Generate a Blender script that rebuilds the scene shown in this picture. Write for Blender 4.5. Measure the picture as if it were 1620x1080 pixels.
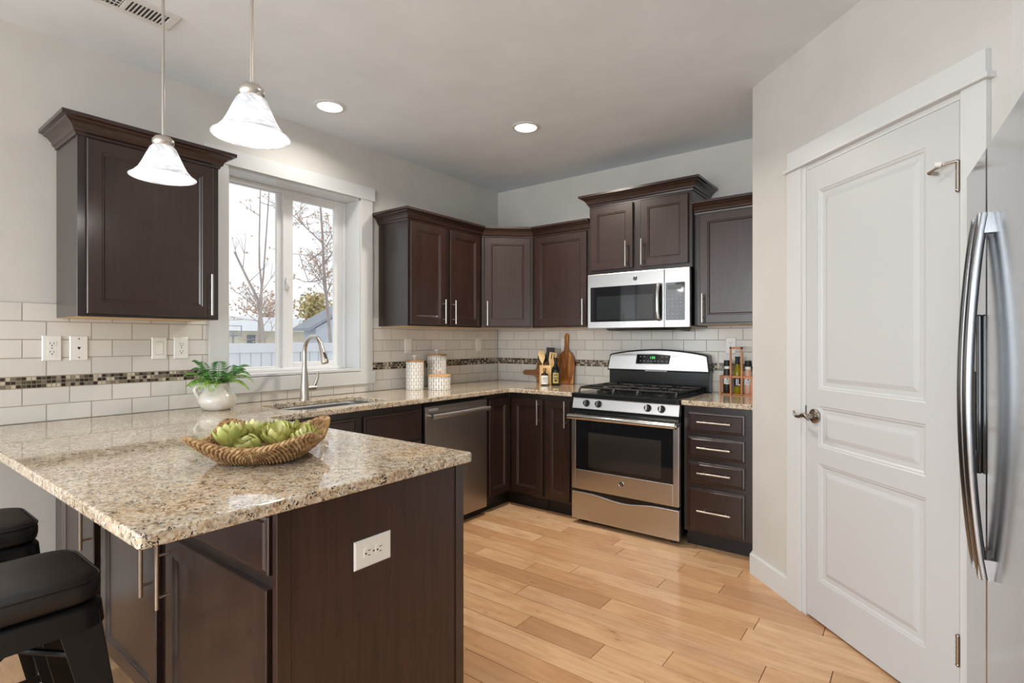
import bpy, math, random
from mathutils import Matrix, Vector
random.seed(7)
R = math.radians
SC = bpy.context.scene
for o in list(bpy.data.objects):
    bpy.data.objects.remove(o)
COL = SC.collection

# ------------------------------------------------------------------ camera, sky, main lights, exposure
cd = bpy.data.cameras.new('camera'); cam = bpy.data.objects.new('camera', cd); COL.objects.link(cam)
cam.location = (3.1727, -3.9299, 1.283); cam.rotation_euler = (R(90), 0, R(37.40))
cd.sensor_width = 36; cd.lens = 845.68/1620*36; cd.shift_y = -0.00095; cd.clip_start = 0.03
SC.camera = cam
SC.view_settings.view_transform = 'Standard'; SC.view_settings.look = 'None'
SC.view_settings.exposure = 0.12; SC.view_settings.gamma = 1.0; SC.view_settings.use_curve_mapping = False
w = bpy.data.worlds.new('overcast_sky'); SC.world = w; w.use_nodes = True
w.node_tree.nodes['Background'].inputs[0].default_value = (.96, .975, 1.0, 1)
w.node_tree.nodes['Background'].inputs[1].default_value = 1.12

def area(name, loc, rot, sx, sy, power, col=(1, 1, 1), spread=180):
    l = bpy.data.lights.new(name, 'AREA'); l.shape = 'RECTANGLE'; l.size = sx; l.size_y = sy
    l.energy = power; l.color = col; l.spread = R(spread)
    o = bpy.data.objects.new(name, l); COL.objects.link(o); o.location = loc; o.rotation_euler = rot
    return o
# daylight entering by the big windows of the living room behind the camera
area('daylight_rear_window', (2.2, -8.15, 1.35), (R(90), 0, 0), 3.2, 2.0, 158, (.88, .95, 1.0))
area('daylight_dining_window', (.02, -5.9, 1.35), (R(90), 0, R(-90)), 2.4, 1.9, 50, (.88, .95, 1.0))
# daylight at the kitchen window (the opening itself only guides sampling of the sky)
pl = area('sky_portal', (-.24, -2.02, 1.68), (R(90), 0, R(-90)), .95, 1.25, 1)
pl.data.cycles.is_portal = True

# ------------------------------------------------------------------ mesh helper
class MB:
    def __init__(s): s.v = []; s.f = []; s.r = []; s.cur = 0.0
    def face(s, idx): s.f.append(tuple(idx)); s.r.append(s.cur)
    def vs(s, pts): b = len(s.v); s.v += [tuple(p) for p in pts]; return b
    def box(s, x0, x1, y0, y1, z0, z1):
        b = s.vs([(x0,y0,z0),(x1,y0,z0),(x1,y1,z0),(x0,y1,z0),(x0,y0,z1),(x1,y0,z1),(x1,y1,z1),(x0,y1,z1)])
        for q in ((3,2,1,0),(4,5,6,7),(0,1,5,4),(1,2,6,5),(2,3,7,6),(3,0,4,7)): s.face([b+i for i in q])
        return s
    def loops(s, rings, close=True, cap0=True, cap1=True):
        n = len(rings[0]); bs = [s.vs(r) for r in rings]
        for a, b in zip(bs, bs[1:]):
            for i in range(n if close else n-1):
                j = (i+1) % n; s.face((a+i, a+j, b+j, b+i))
        if cap0: s.face([bs[0]+i for i in reversed(range(n))])
        if cap1: s.face([bs[-1]+i for i in range(n)])
        return s
    def tube(s, pts, r, n=10, caps=True, closed=False, flat=1.0, up=None):
        P = [Vector(p) for p in pts]; m = len(P); rr = r if isinstance(r, (list, tuple)) else [r]*m
        rings = []; prev = None
        for i, p in enumerate(P):
            if closed: t = P[(i+1) % m]-P[i-1]
            else: t = P[min(i+1, m-1)]-P[max(i-1, 0)]
            t.normalize()
            if up is not None: a = Vector(up)
            elif prev is None: a = Vector((0, 0, 1)) if abs(t.z) < .9 else Vector((1, 0, 0))
            else: a = prev
            a = (a - t*a.dot(t)); a = a.normalized() if a.length > 1e-6 else t.orthogonal().normalized()
            prev = a; b = t.cross(a)
            rings.append([p + (a*math.cos(2*math.pi*k/n)*flat + b*math.sin(2*math.pi*k/n))*rr[i] for k in range(n)])
        if closed:
            rings.append(rings[0]); s.loops(rings, True, False, False)
        else: s.loops(rings, True, caps, caps)
        return s
    def cyl(s, p0, p1, r, r1=None, n=20): return s.tube([p0, p1], [r, r if r1 is None else r1], n)
    def lathe(s, prof, c=(0, 0, 0), n=32, cap0=True, cap1=True):
        return s.loops([[(c[0]+r*math.cos(2*math.pi*k/n), c[1]+r*math.sin(2*math.pi*k/n), c[2]+z) for k in range(n)] for r, z in prof], True, cap0, cap1)
    def sphere(s, c, r, n=16, sc=(1, 1, 1)):
        m = max(6, n//2)
        return s.loops([[(c[0]+r*sc[0]*math.sin(math.pi*(i+.02)/(m+.04))*math.cos(2*math.pi*k/n), c[1]+r*sc[1]*math.sin(math.pi*(i+.02)/(m+.04))*math.sin(2*math.pi*k/n), c[2]-r*sc[2]*math.cos(math.pi*(i+.02)/(m+.04))) for k in range(n)] for i in range(m+1)])
    def prism(s, poly, a0, a1, ax='z'):
        f = {'z': lambda p, a: (p[0], p[1], a), 'y': lambda p, a: (p[0], a, p[1]), 'x': lambda p, a: (a, p[0], p[1])}[ax]
        return s.loops([[f(p, a0) for p in poly], [f(p, a1) for p in poly]])
    def add(s, o, M=None):
        b = len(s.v); M = M or Matrix()
        s.v += [tuple(M @ Vector(p)) for p in o.v]; s.f += [tuple(i+b for i in q) for q in o.f]; s.r += o.r
        return s

def mw(o):
    m = Matrix()
    while o is not None: m = o.matrix_basis @ m; o = o.parent
    return m

def obj(name, mb, mat, parent=None, world=True, smooth=False, bevel=0, seg=2, sub=0, angle=40):
    me = bpy.data.meshes.new(name); me.from_pydata(mb.v, [], mb.f); me.validate()
    if world and parent is not None: me.transform(mw(parent).inverted())
    import bmesh
    b = bmesh.new(); b.from_mesh(me); bmesh.ops.recalc_face_normals(b, faces=b.faces)
    b.to_mesh(me); b.free()
    if len(me.polygons) == len(mb.r) and any(mb.r):
        at = me.attributes.new('rand', 'FLOAT', 'FACE'); at.data.foreach_set('value', mb.r)
    me.materials.append(mat)
    if smooth:
        me.polygons.foreach_set('use_smooth', [True]*len(me.polygons))
        if smooth != 'all': me.set_sharp_from_angle(angle=R(angle))
    o = bpy.data.objects.new(name, me); COL.objects.link(o)
    if parent is not None: o.parent = parent
    if bevel:
        m = o.modifiers.new('bevel', 'BEVEL'); m.width = bevel; m.segments = seg; m.limit_method = 'ANGLE'; m.angle_limit = R(40)
    if sub:
        m = o.modifiers.new('subdivision', 'SUBSURF'); m.levels = sub; m.render_levels = sub
    return o

def tag(o, label, cat, group=None):
    o['label'] = label; o['category'] = cat
    if group: o['group'] = group
    return o
def thing(name, label, cat, loc=(0, 0, 0), rz=0, group=None):
    o = bpy.data.objects.new(name, None); COL.objects.link(o); o.location = loc; o.rotation_euler = (0, 0, rz)
    o.empty_display_size = .05
    return tag(o, label, cat, group)
def struct(o): o['kind'] = 'structure'; return o
def sempty(name, loc=(0, 0, 0)):
    o = bpy.data.objects.new(name, None); COL.objects.link(o); o.location = loc; o.empty_display_size = .05
    return struct(o)
def dup(root, loc, rz=None, label=None):
    r = root.copy(); COL.objects.link(r); r.location = loc
    if rz is not None: r.rotation_euler = (0, 0, rz)
    if label: r['label'] = label
    for ch in list(root.children):
        c = ch.copy(); COL.objects.link(c); c.parent = r
        for g in list(ch.children):
            d = g.copy(); COL.objects.link(d); d.parent = c
    return r

# ------------------------------------------------------------------ materials
def lin(c): return tuple(((x/255)/12.92 if x/255 <= .04045 else ((x/255+.055)/1.055)**2.4) for x in c)
class Mt:
    def __init__(s, name):
        s.m = bpy.data.materials.new(name); s.m.use_nodes = True; s.t = s.m.node_tree; s.b = s.t.nodes['Principled BSDF']
    def n(s, typ, **k):
        x = s.t.nodes.new('ShaderNode'+typ)
        for a, v in k.items():
            if hasattr(x, a): setattr(x, a, v)
            else: x.inputs[a.replace('_', ' ')].default_value = v
        return x
    def l(s, a, b): s.t.links.new(a, b)
    def set(s, **k):
        for a, v in k.items(): s.b.inputs[a.replace('_', ' ')].default_value = v
        return s
    def coord(s, scale=(1, 1, 1)):
        tc = s.n('TexCoord'); mp = s.n('Mapping'); mp.inputs['Scale'].default_value = scale
        s.l(tc.outputs['Object'], mp.inputs[0]); return mp.outputs[0]
    def noise(s, co, scale, detail=4, rough=.55, dist=0):
        x = s.n('TexNoise'); x.inputs['Scale'].default_value = scale; x.inputs['Detail'].default_value = detail
        x.inputs['Roughness'].default_value = rough; x.inputs['Distortion'].default_value = dist; s.l(co, x.inputs['Vector']); return x.outputs['Fac']
    def ramp(s, fac, stops, const=False):
        x = s.n('ValToRGB'); cr = x.color_ramp
        if const: cr.interpolation = 'CONSTANT'
        while len(cr.elements) < len(stops): cr.elements.new(.5)
        for e, (p, c) in zip(cr.elements, stops): e.position = p; e.color = (*c, 1)
        s.l(fac, x.inputs[0]); return x.outputs[0]
    def mix(s, fac, a, b, mode='MIX'):
        x = s.n('Mix'); x.data_type = 'RGBA'; x.blend_type = mode
        for v, i in ((fac, 0), (a, 6), (b, 7)):
            if isinstance(v, (int, float)): x.inputs[i].default_value = v
            elif isinstance(v, tuple): x.inputs[i].default_value = (*v, 1)
            else: s.l(v, x.inputs[i])
        return x.outputs[2]
    def col(s, out): s.l(out, s.b.inputs['Base Color'])
    def bump(s, h, strength=.2, dist=.002):
        x = s.n('Bump'); x.inputs['Strength'].default_value = strength; x.inputs['Distance'].default_value = dist
        s.l(h, x.inputs['Height']); s.l(x.outputs[0], s.b.inputs['Normal'])
    def attr(s, name='rand'):
        x = s.n('Attribute'); x.attribute_name = name; return x.outputs['Fac']

def simple(name, rgb, rough=.5, metal=0, **k):
    m = Mt(name); m.set(Base_Color=(*lin(rgb), 1), Roughness=rough, Metallic=metal, **k)
    co = m.coord(); m.bump(m.noise(co, 60, 2), .03, .001)
    return m.m

def paint(name, rgb, scale=90, st=.25, rough=.6, var=.04):
    m = Mt(name); co = m.coord(); c = lin(rgb)
    n = m.noise(co, 3, 3); m.col(m.ramp(n, [(.3, tuple(x*(1-var) for x in c)), (.7, tuple(x*(1+var) for x in c))]))
    m.set(Roughness=rough); m.bump(m.noise(co, scale, 4, .6), st, .002); return m.m
M_wall = paint('wall_paint', (203, 201, 196), 55, .22, .55)
M_ceil = paint('ceiling_paint', (224, 231, 237), 28, .3, .7)
M_white = paint('white_trim_paint', (212, 214, 214), 200, .03, .32, .01)
M_vinyl = simple('white_vinyl', (232, 234, 236), .35)
M_plate = simple('white_plastic', (236, 236, 232), .3)
M_slot = simple('dark_slot', (40, 38, 36), .5)

def m_doorpaint():
    m = Mt('white_door_paint'); co = m.coord((60, 60, 3)); m.set(Base_Color=(*lin((200, 202, 203)), 1), Roughness=.35)
    m.bump(m.noise(co, 3, 4, .6), .12, .001); return m.m
M_door = m_doorpaint()

def m_cab(name, a, b, rough=.3, axis='z', coat=.4):
    m = Mt(name); sc = {'z': (26, 26, 1.6), 'x': (1.6, 26, 26)}[axis]
    co = m.coord(sc); n = m.noise(co, 2.2, 6, .65, .6); n2 = m.noise(m.coord(), 7, 3)
    c = m.ramp(n, [(.3, lin(a)), (.72, lin(b))])
    m.col(m.mix(m.ramp(n2, [(.35, (0, 0, 0)), (.75, (1, 1, 1))]), c, m.mix(.5, c, lin(b)), 'MIX'))
    m.set(Roughness=rough, Coat_Weight=coat, Coat_Roughness=.22); m.bump(n, .06, .0008); return m.m
M_cab = m_cab('espresso_wood', (30, 18, 15), (54, 34, 28))
M_cabdark = m_cab('espresso_frame', (26, 18, 16), (40, 28, 25))
M_panel = m_cab('espresso_laminate', (34, 21, 17), (66, 42, 34), .42, 'z', .08)
M_kick = simple('toe_kick_black', (24, 20, 19), .5)
M_maple = m_cab('maple_underside', (205, 165, 110), (222, 186, 132), .5, 'x', 0)

def m_granite():
    m = Mt('granite'); co = m.coord()
    nz = m.n('TexNoise'); nz.inputs['Scale'].default_value = 60; nz.inputs['Detail'].default_value = 4; m.l(co, nz.inputs['Vector'])
    wv = m.n('VectorMath'); wv.operation = 'MULTIPLY_ADD'; m.l(nz.outputs['Color'], wv.inputs[0]); wv.inputs[1].default_value = (.02, .02, .02); m.l(co, wv.inputs[2])
    def vor(scale):
        v = m.n('TexVoronoi'); v.inputs['Scale'].default_value = scale; m.l(wv.outputs[0], v.inputs['Vector'])
        sp = m.n('SeparateColor'); m.l(v.outputs['Color'], sp.inputs[0]); return sp.outputs[0]
    big = m.ramp(vor(150), [(0, lin((116, 94, 72))), (.12, lin((184, 152, 114))), (.27, lin((208, 190, 160))), (.56, lin((226, 217, 202))), (.82, lin((178, 172, 164)))], True)
    blot = m.ramp(m.noise(co, 22, 5, .65, 1.2), [(.34, lin((224, 216, 202))), (.50, lin((208, 192, 166))), (.66, lin((166, 134, 96)))])
    base = m.mix(.42, big, blot)
    sp = vor(260); n2 = m.noise(co, 34, 3)
    mask = m.n('Math', operation='MULTIPLY'); m.l(m.ramp(sp, [(0, (1, 1, 1)), (.30, (0, 0, 0))], True), mask.inputs[0]); m.l(m.ramp(n2, [(.46, (.1, .1, .1)), (.6, (1, 1, 1))]), mask.inputs[1])
    c = m.mix(mask.outputs[0], base, lin((50, 41, 36)))
    m.col(c); m.set(Roughness=.06, Specular_IOR_Level=.6, Coat_Weight=.35, Coat_Roughness=.03, Coat_IOR=1.5)
    return m.m
M_gran = m_granite()

def m_floor():
    m = Mt('floor_planks'); r = m.attr()
    tc = m.n('TexCoord'); ad = m.n('VectorMath'); ad.operation = 'MULTIPLY_ADD'
    cb = m.n('CombineXYZ'); m.l(r, cb.inputs[0]); m.l(r, cb.inputs[1]); m.l(r, cb.inputs[2])
    m.l(cb.outputs[0], ad.inputs[0]); ad.inputs[1].default_value = (37, 23, 11); m.l(tc.outputs['Object'], ad.inputs[2])
    mp = m.n('Mapping'); mp.inputs['Scale'].default_value = (1.4, 14, 1); m.l(ad.outputs[0], mp.inputs[0])
    g = m.noise(mp.outputs[0], 2.2, 7, .62, .8)
    mp2 = m.n('Mapping'); mp2.inputs['Scale'].default_value = (2.0, 5, 1); m.l(ad.outputs[0], mp2.inputs[0]); g2 = m.noise(mp2.outputs[0], 2.0, 3)
    base = m.ramp(r, [(0, lin((202, 156, 114))), (.3, lin((217, 173, 129))), (.6, lin((224, 182, 140))), (.85, lin((230, 192, 153))), (1, lin((190, 146, 106)))])
    c = m.mix(m.ramp(g, [(.42, (0, 0, 0)), (.75, (.45, .45, .45))]), base, lin((164, 114, 74)))
    c = m.mix(m.ramp(g2, [(.5, (0, 0, 0)), (.8, (.5, .5, .5))]), c, lin((170, 116, 70)))
    mp3 = m.n('Mapping'); mp3.inputs['Scale'].default_value = (3, 9, 1); m.l(ad.outputs[0], mp3.inputs[0]); kn_ = m.noise(mp3.outputs[0], 2.6, 4, .6)
    c = m.mix(m.ramp(kn_, [(.66, (0, 0, 0)), (.78, (.75, .75, .75))]), c, lin((122, 84, 58)))
    m.col(c); m.set(Roughness=.22, Coat_Weight=.2, Coat_Roughness=.12); m.bump(g, .04, .001); return m.m
M_floor = m_floor()
M_gap = simple('floor_gap', (96, 62, 38), .7)

def m_tile(name, cols, rough, const=False):
    m = Mt(name); m.col(m.ramp(m.attr(), cols, const)); m.set(Roughness=rough, Coat_Weight=.3, Coat_Roughness=.05)
    m.bump(m.noise(m.coord(), 14, 2), .05, .002); return m.m
M_tile = m_tile('subway_glaze', [(0, lin((211, 208, 202))), (1, lin((221, 218, 212)))], .16)
M_mos = m_tile('mosaic_glass', [(0, lin((52, 42, 34))), (.36, lin((84, 76, 64))), (.52, lin((120, 112, 98))), (.66, lin((196, 186, 166))), (.84, lin((150, 140, 122)))], .12, True)
M_grout = simple('grout', (176, 166, 150), .8)

def m_steel(name, rgb, rough, aniso=.6, axis='x', bump=.05):
    m = Mt(name); sc = {'x': (2, 220, 220), 'z': (220, 220, 2)}[axis]
    n = m.noise(m.coord(sc), 3, 3); c = lin(rgb)
    m.col(m.ramp(n, [(.3, tuple(x*.93 for x in c)), (.7, tuple(min(1, x*1.05) for x in c))]))
    m.set(Metallic=1.0, Roughness=rough, Anisotropic=aniso); m.bump(n, bump, .0005); return m.m
M_steel = m_steel('stainless_steel', (206, 205, 204), .29, .6)
M_steelz = m_steel('fridge_steel', (196, 198, 202), .13, .2, 'z', .015)
M_dwsteel = m_steel('dark_stainless', (172, 164, 156), .34, .4)
M_nickel = m_steel('brushed_nickel', (200, 194, 186), .3, .3, 'z')
M_sink = m_steel('shaded_sink_steel', (120, 122, 126), .35, .3)  # steel darkened in its colour to stand for the shadow inside the basin
M_handle = m_steel('satin_dark_steel', (150, 152, 154), .22, .4, 'z', .02)
M_chrome = simple('polished_steel', (205, 205, 205), .12, 1.0)
M_bronze = simple('antique_nickel', (168, 160, 150), .26, 1.0)
M_blackgloss = simple('black_glass', (24, 25, 28), .05, 0, Specular_IOR_Level=.7)
M_oven = simple('oven_window_glass', (52, 50, 48), .07, 0, Specular_IOR_Level=.6)
M_mwglass = simple('microwave_window_glass', (40, 44, 46), .05, 0, Specular_IOR_Level=.9)
M_enamel = simple('black_enamel', (20, 22, 24), .22)
M_cast = simple('cast_iron', (26, 25, 25), .5)
M_knob = simple('black_knob', (38, 36, 35), .35)
M_fridgegrey = simple('fridge_cabinet_grey', (96, 98, 100), .5)
M_leather = simple('black_vinyl_seat', (24, 24, 25), .42)
M_metalblk = simple('black_painted_steel', (20, 20, 21), .38, .3)
M_basket = None
def m_basket():
    m = Mt('seagrass_rope'); co = m.coord(); n = m.noise(co, 55, 4, .7)
    m.col(m.ramp(n, [(.3, lin((96, 68, 42))), (.5, lin((160, 124, 82))), (.72, lin((212, 182, 138)))])); m.set(Roughness=.8)
    m.bump(m.noise(co, 260, 3), .5, .002); return m.m
M_basket = m_basket()
def m_petal():
    m = Mt('artichoke_leaf'); r = m.attr(); n = m.noise(m.coord(), 40, 3)
    c = m.ramp(r, [(0, lin((140, 148, 76))), (.5, lin((192, 196, 108))), (1, lin((224, 222, 160)))])
    m.col(m.mix(m.ramp(n, [(.5, (0, 0, 0)), (.8, (.55, .55, .55))]), c, lin((206, 170, 120)))); m.set(Roughness=.5, Subsurface_Weight=.1); return m.m
M_petal = m_petal()
def m_leafm(name, a, b, rough=.4):
    m = Mt(name); m.col(m.ramp(m.attr(), [(0, lin(a)), (.5, lin(tuple((p*.62+q*.38) for p, q in zip(a, b)))), (1, lin(b))])); m.set(Roughness=rough); return m.m
M_fern = m_leafm('fern_leaf', (34, 96, 46), (150, 196, 62))
M_fernstem = simple('fern_stem', (84, 110, 50), .5)
def m_ceramic():
    m = Mt('mottled_ceramic'); n = m.noise(m.coord(), 16, 4); m.col(m.ramp(n, [(.35, lin((206, 200, 190))), (.65, lin((232, 228, 220)))])); m.set(Roughness=.16, Coat_Weight=.4); return m.m
M_ceramic = m_ceramic()
def m_canister():
    m = Mt('patterned_white_enamel'); tc = m.n('TexCoord'); sx = m.n('SeparateXYZ'); m.l(tc.outputs['Object'], sx.inputs[0])
    at = m.n('Math', operation='ARCTAN2'); m.l(sx.outputs[1], at.inputs[0]); m.l(sx.outputs[0], at.inputs[1])
    def mth(op, a, b=None):
        x = m.n('Math', operation=op)
        for i, v in enumerate((a, b)):
            if v is None: continue
            if isinstance(v, (int, float)): x.inputs[i].default_value = v
            else: m.l(v, x.inputs[i])
        return x.outputs[0]
    u = mth('MULTIPLY', at.outputs[0], 26/(2*math.pi)); fu = mth('FRACT', u)
    row = mth('MODULO', mth('ABSOLUTE', mth('FLOOR', u)), 2)
    vv = mth('ADD', mth('MULTIPLY', sx.outputs[2], 20.0), mth('MULTIPLY', row, .5)); fv = mth('FRACT', vv)
    a = mth('LESS_THAN', mth('ABSOLUTE', mth('SUBTRACT', fu, .5)), .17); b = mth('LESS_THAN', mth('ABSOLUTE', mth('SUBTRACT', fv, .5)), .40)
    m.col(m.mix(mth('MULTIPLY', a, b), lin((238, 236, 230)), lin((150, 150, 146)))); m.set(Roughness=.4); return m.m
M_can = m_canister()
def m_acacia(name, a, b, c, sc=(18, 18, 1.5), rough=.4):
    m = Mt(name); n = m.noise(m.coord(sc), 1.6, 5, .6, .8); m.col(m.ramp(n, [(.28, lin(a)), (.5, lin(b)), (.72, lin(c))])); m.set(Roughness=rough); return m.m
M_acacia = m_acacia('acacia_wood', (96, 52, 24), (160, 100, 50), (206, 154, 88))
M_walnut = m_acacia('walnut_wood', (104, 68, 42), (136, 92, 58), (160, 114, 76), (2, 18, 18))
M_bamboo = m_acacia('light_bamboo', (206, 164, 104), (222, 184, 124), (234, 204, 148))
M_beech = m_acacia('beech_utensil', (204, 164, 106), (220, 184, 128), (232, 202, 150))
M_rackwood = m_acacia('orange_wood', (150, 86, 40), (182, 112, 58), (200, 134, 76))
M_lidwood = m_acacia('lid_wood', (150, 112, 72), (176, 136, 92), (196, 158, 112), (3, 18, 18))
M_lidwood2 = m_acacia('pale_lid_wood', (196, 146, 96), (214, 166, 114), (226, 184, 136), (3, 18, 18))
M_silicone = simple('black_silicone', (26, 27, 28), .5)
def m_glassy(name, rgb, tr=.6, rough=.05):
    m = Mt(name); m.set(Base_Color=(*lin(rgb), 1), Roughness=rough, Transmission_Weight=tr, IOR=1.45); m.bump(m.noise(m.coord(), 30, 2), .01, .001); return m.m
M_oil = m_glassy('olive_oil_glass', (190, 170, 30), .55)
M_darkglass = m_glassy('dark_bottle_glass', (16, 20, 16), .1)
M_amber = m_glassy('dark_syrup_glass', (36, 18, 14), .2)
M_pepper = simple('peppercorn_fill', (40, 36, 34), .35)
M_salt = simple('pink_salt_fill', (214, 168, 150), .4)
M_label = simple('paper_label', (236, 234, 228), .6)
M_labeldk = simple('printed_ink', (30, 34, 52), .6)
M_labelgold = simple('gold_label', (176, 156, 92), .45)
M_tan = simple('ledge_wood', (200, 160, 110), .5)
def m_pane():
    m = Mt('window_glass'); t = m.t; tr = m.n('BsdfTransparent'); gl = m.n('BsdfGlossy'); gl.inputs['Roughness'].default_value = .02
    tr.inputs[0].default_value = (.97, .98, .98, 1)
    lw = m.n('LayerWeight'); lw.inputs[0].default_value = .5; pw5 = m.n('Math', operation='POWER'); m.l(lw.outputs['Facing'], pw5.inputs[0]); pw5.inputs[1].default_value = 5; fr = m.n('Math', operation='MULTIPLY_ADD'); m.l(pw5.outputs[0], fr.inputs[0]); fr.inputs[1].default_value = .95; fr.inputs[2].default_value = .04; mx = m.n('MixShader'); m.l(fr.outputs[0], mx.inputs[0]); m.l(tr.outputs[0], mx.inputs[1]); m.l(gl.outputs[0], mx.inputs[2])
    m.l(mx.outputs[0], t.nodes['Material Output'].inputs['Surface']); return m.m
M_pane = m_pane()
def m_emit(name, rgb, st):
    m = Mt(name); m.set(Base_Color=(*rgb, 1), Emission_Color=(*rgb, 1), Emission_Strength=st); return m.m
M_bulb = m_emit('lit_bulb', (1, .97, .92), 3.2)
M_can_light = m_emit('lit_diffuser', (1, .95, .87), 4.0)
M_digits = m_emit('green_digits', (.12, .75, .2), 1.2)
def m_shade():
    m = Mt('alabaster_shade'); n = m.noise(m.coord((1, 1, 1.6)), 9, 5, .6, 2.2)
    c = m.ramp(n, [(.40, (.58, .60, .63)), (.58, (.93, .93, .93))])
    tl = m.n('BsdfTranslucent'); m.l(c, tl.inputs[0]); m.col(c); m.set(Roughness=.2)
    m.l(c, m.b.inputs['Emission Color']); m.set(Emission_Strength=.36)
    mx = m.n('MixShader'); mx.inputs[0].default_value = .45; m.l(m.b.outputs[0], mx.inputs[1]); m.l(tl.outputs[0], mx.inputs[2])
    m.l(mx.outputs[0], m.t.nodes['Material Output'].inputs['Surface']); return m.m
M_shade = m_shade()
M_snow = paint('snowy_ground', (214, 214, 214), 5, .3, .9)
M_fence = simple('fence_vinyl', (218, 221, 226), .5)
M_cream = paint('cream_siding', (226, 220, 200), 20, .1, .8)
M_roofsnow = paint('pale_roof', (226, 228, 232), 8, .2, .9)
M_blue = paint('grey_blue_siding', (196, 204, 214), 20, .1, .8)
M_roofdk = paint('grey_shingles', (160, 164, 172), 30, .3, .9)
M_bark = paint('hazed_tree_bark', (176, 164, 158), 40, .5, .9, .15)  # bark colour paled, outdoor haze painted in
M_twig = m_leafm('dry_leaves', (188, 154, 132), (220, 198, 178), .9)
M_yellow = m_leafm('hazed_autumn_leaves', (176, 170, 124), (222, 200, 150), .9)  # leaf colours include painted haze, paler than the foliage itself
M_housewin = simple('house_window', (120, 128, 136), .2)

# ------------------------------------------------------------------ room shell
H = 2.675; XR = 4.06; YR = -8.2
fl = MB(); yb = YR; k = 0
pw = .1265
nrow = int((0-YR)/pw)+1
for i in range(nrow):
    y0 = -i*pw-pw; x = -random.random()*1.1
    while x < XR:
        L = random.choice([.38, .55, .75, .95, 1.15]); a, b = max(x, 0), min(x+L, XR)
        if b-a > .02:
            fl.cur = random.uniform(.02, 1); g = .0007; c = .0012
            bz = fl.vs([(a+g, y0+g, -.004), (b-g, y0+g, -.004), (b-g, y0+pw-g, -.004), (a+g, y0+pw-g, -.004), (a+g+c, y0+g+c, 0), (b-g-c, y0+g+c, 0), (b-g-c, y0+pw-g-c, 0), (a+g+c, y0+pw-g-c, 0)])
            for q in ((4,5,6,7),(0,1,5,4),(1,2,6,5),(2,3,7,6),(3,0,4,7)): fl.face([bz+t for t in q])
        x += L
floor = struct(obj('floor', fl, M_floor))
sub = MB(); sub.box(-.2, XR+.2, YR-.2, .2, -.12, -.003); obj('subfloor', sub, M_gap, floor)
struct(obj('ceiling', MB().box(-.22, XR+.2, YR-.2, .2, H, H+.12), M_ceil))

# kitchen window opening in the left wall; dining window opening farther back
WY0, WY1, WZ0, WZ1 = -2.486, -1.558, 1.068, 2.292
DY0, DY1, DZ0, DZ1 = -7.1, -4.7, .4, 2.3
wl = MB()
wl.box(-.22, 0, YR, DY0, 0, H); wl.box(-.22, 0, DY0, DY1, 0, DZ0); wl.box(-.22, 0, DY0, DY1, DZ1, H)
wl.box(-.22, 0, DY1, WY0, 0, H); wl.box(-.22, 0, WY0, WY1, 0, WZ0); wl.box(-.22, 0, WY0, WY1, WZ1, H); wl.box(-.22, 0, WY1, .2, 0, H)
wall_left = struct(obj('wall_left', wl, M_wall))
AX, AY = 2.4357, -.7803      # near corner of the pantry
EX, EY = AX+1.351*.70711, AY-1.351*.70711
wall_back = struct(obj('wall_back', MB().box(0, XR, 0, .2, 0, H), M_wall))
RX0, RX1, RZ1 = .6, 3.8, 2.35
struct(obj('wall_rear', MB().box(-.2, RX0, YR-.2, YR, 0, H).box(RX1, XR, YR-.2, YR, 0, H).box(RX0, RX1, YR-.2, YR, RZ1, H).box(RX0, RX1, YR-.2, YR, 0, .35), M_wall))
struct(obj('wall_right', MB().box(XR, XR+.2, YR-.2, .2, 0, H), M_wall))
# pantry: return wall, diagonal wall with the door opening, second return behind the refrigerator
D = Matrix.Translation((AX, AY, 0)) @ Matrix.Rotation(R(-45), 4, 'Z')    # local x = along the diagonal wall, local -y = into the room
DS0, DS1, DTOP = .440, 1.208, 2.092
pw_ = MB(); pw_.prism([(AX, 0), (AX, AY), (AX+.1, AY+.041), (AX+.1, 0)], 0, H)
pw_.add(MB().box(0, DS0, 0, .1, 0, H).box(DS1, 1.351, 0, .1, 0, H).box(DS0, DS1, 0, .1, DTOP, H), D)
pw_.prism([(EX, EY), (XR, EY), (XR, EY+.1), (EX+.05, EY+.1)], 0, H)
wall_pantry = struct(obj('wall_pantry', pw_, M_wall))

# baseboards
def sweep(path, prof, closed=False, seg=None):
    """profile (out, z) swept along a 2D path with mitred corners; out is to the right of the walking direction"""
    P = [Vector(p) for p in path]; m = len(P); offs = []
    for i in range(m):
        ns = []
        if i > 0: t = (P[i]-P[i-1]).normalized(); ns.append(Vector((t.y, -t.x)))
        if i < m-1: t = (P[i+1]-P[i]).normalized(); ns.append(Vector((t.y, -t.x)))
        if len(ns) == 2: b = ns[0]+ns[1]; offs.append(b/(1+ns[0].dot(ns[1])))
        else: offs.append(ns[0])
    mb = MB(); rng = range(m) if seg is None else range(seg[0], seg[1]+1)
    mb.loops([[(P[i].x+offs[i].x*o, P[i].y+offs[i].y*o, z) for o, z in prof] for i in rng]); return mb
BB = [(0, 0), (.014, 0), (.014, .105), (.009, .113), (0, .113)]
bbp = MB(); 
tip = D @ Vector((.322, 0, 0))
bb = sweep([(AX, -.64), (AX, AY), (tip.x, tip.y)], BB)
struct(obj('baseboard_pantry', bb, M_white))
struct(obj('baseboard_left', sweep([(0, YR), (0, -3.26)], BB), M_white))
struct(obj('baseboard_right', sweep([(XR, -2.9), (XR, YR)], BB), M_white))

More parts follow.
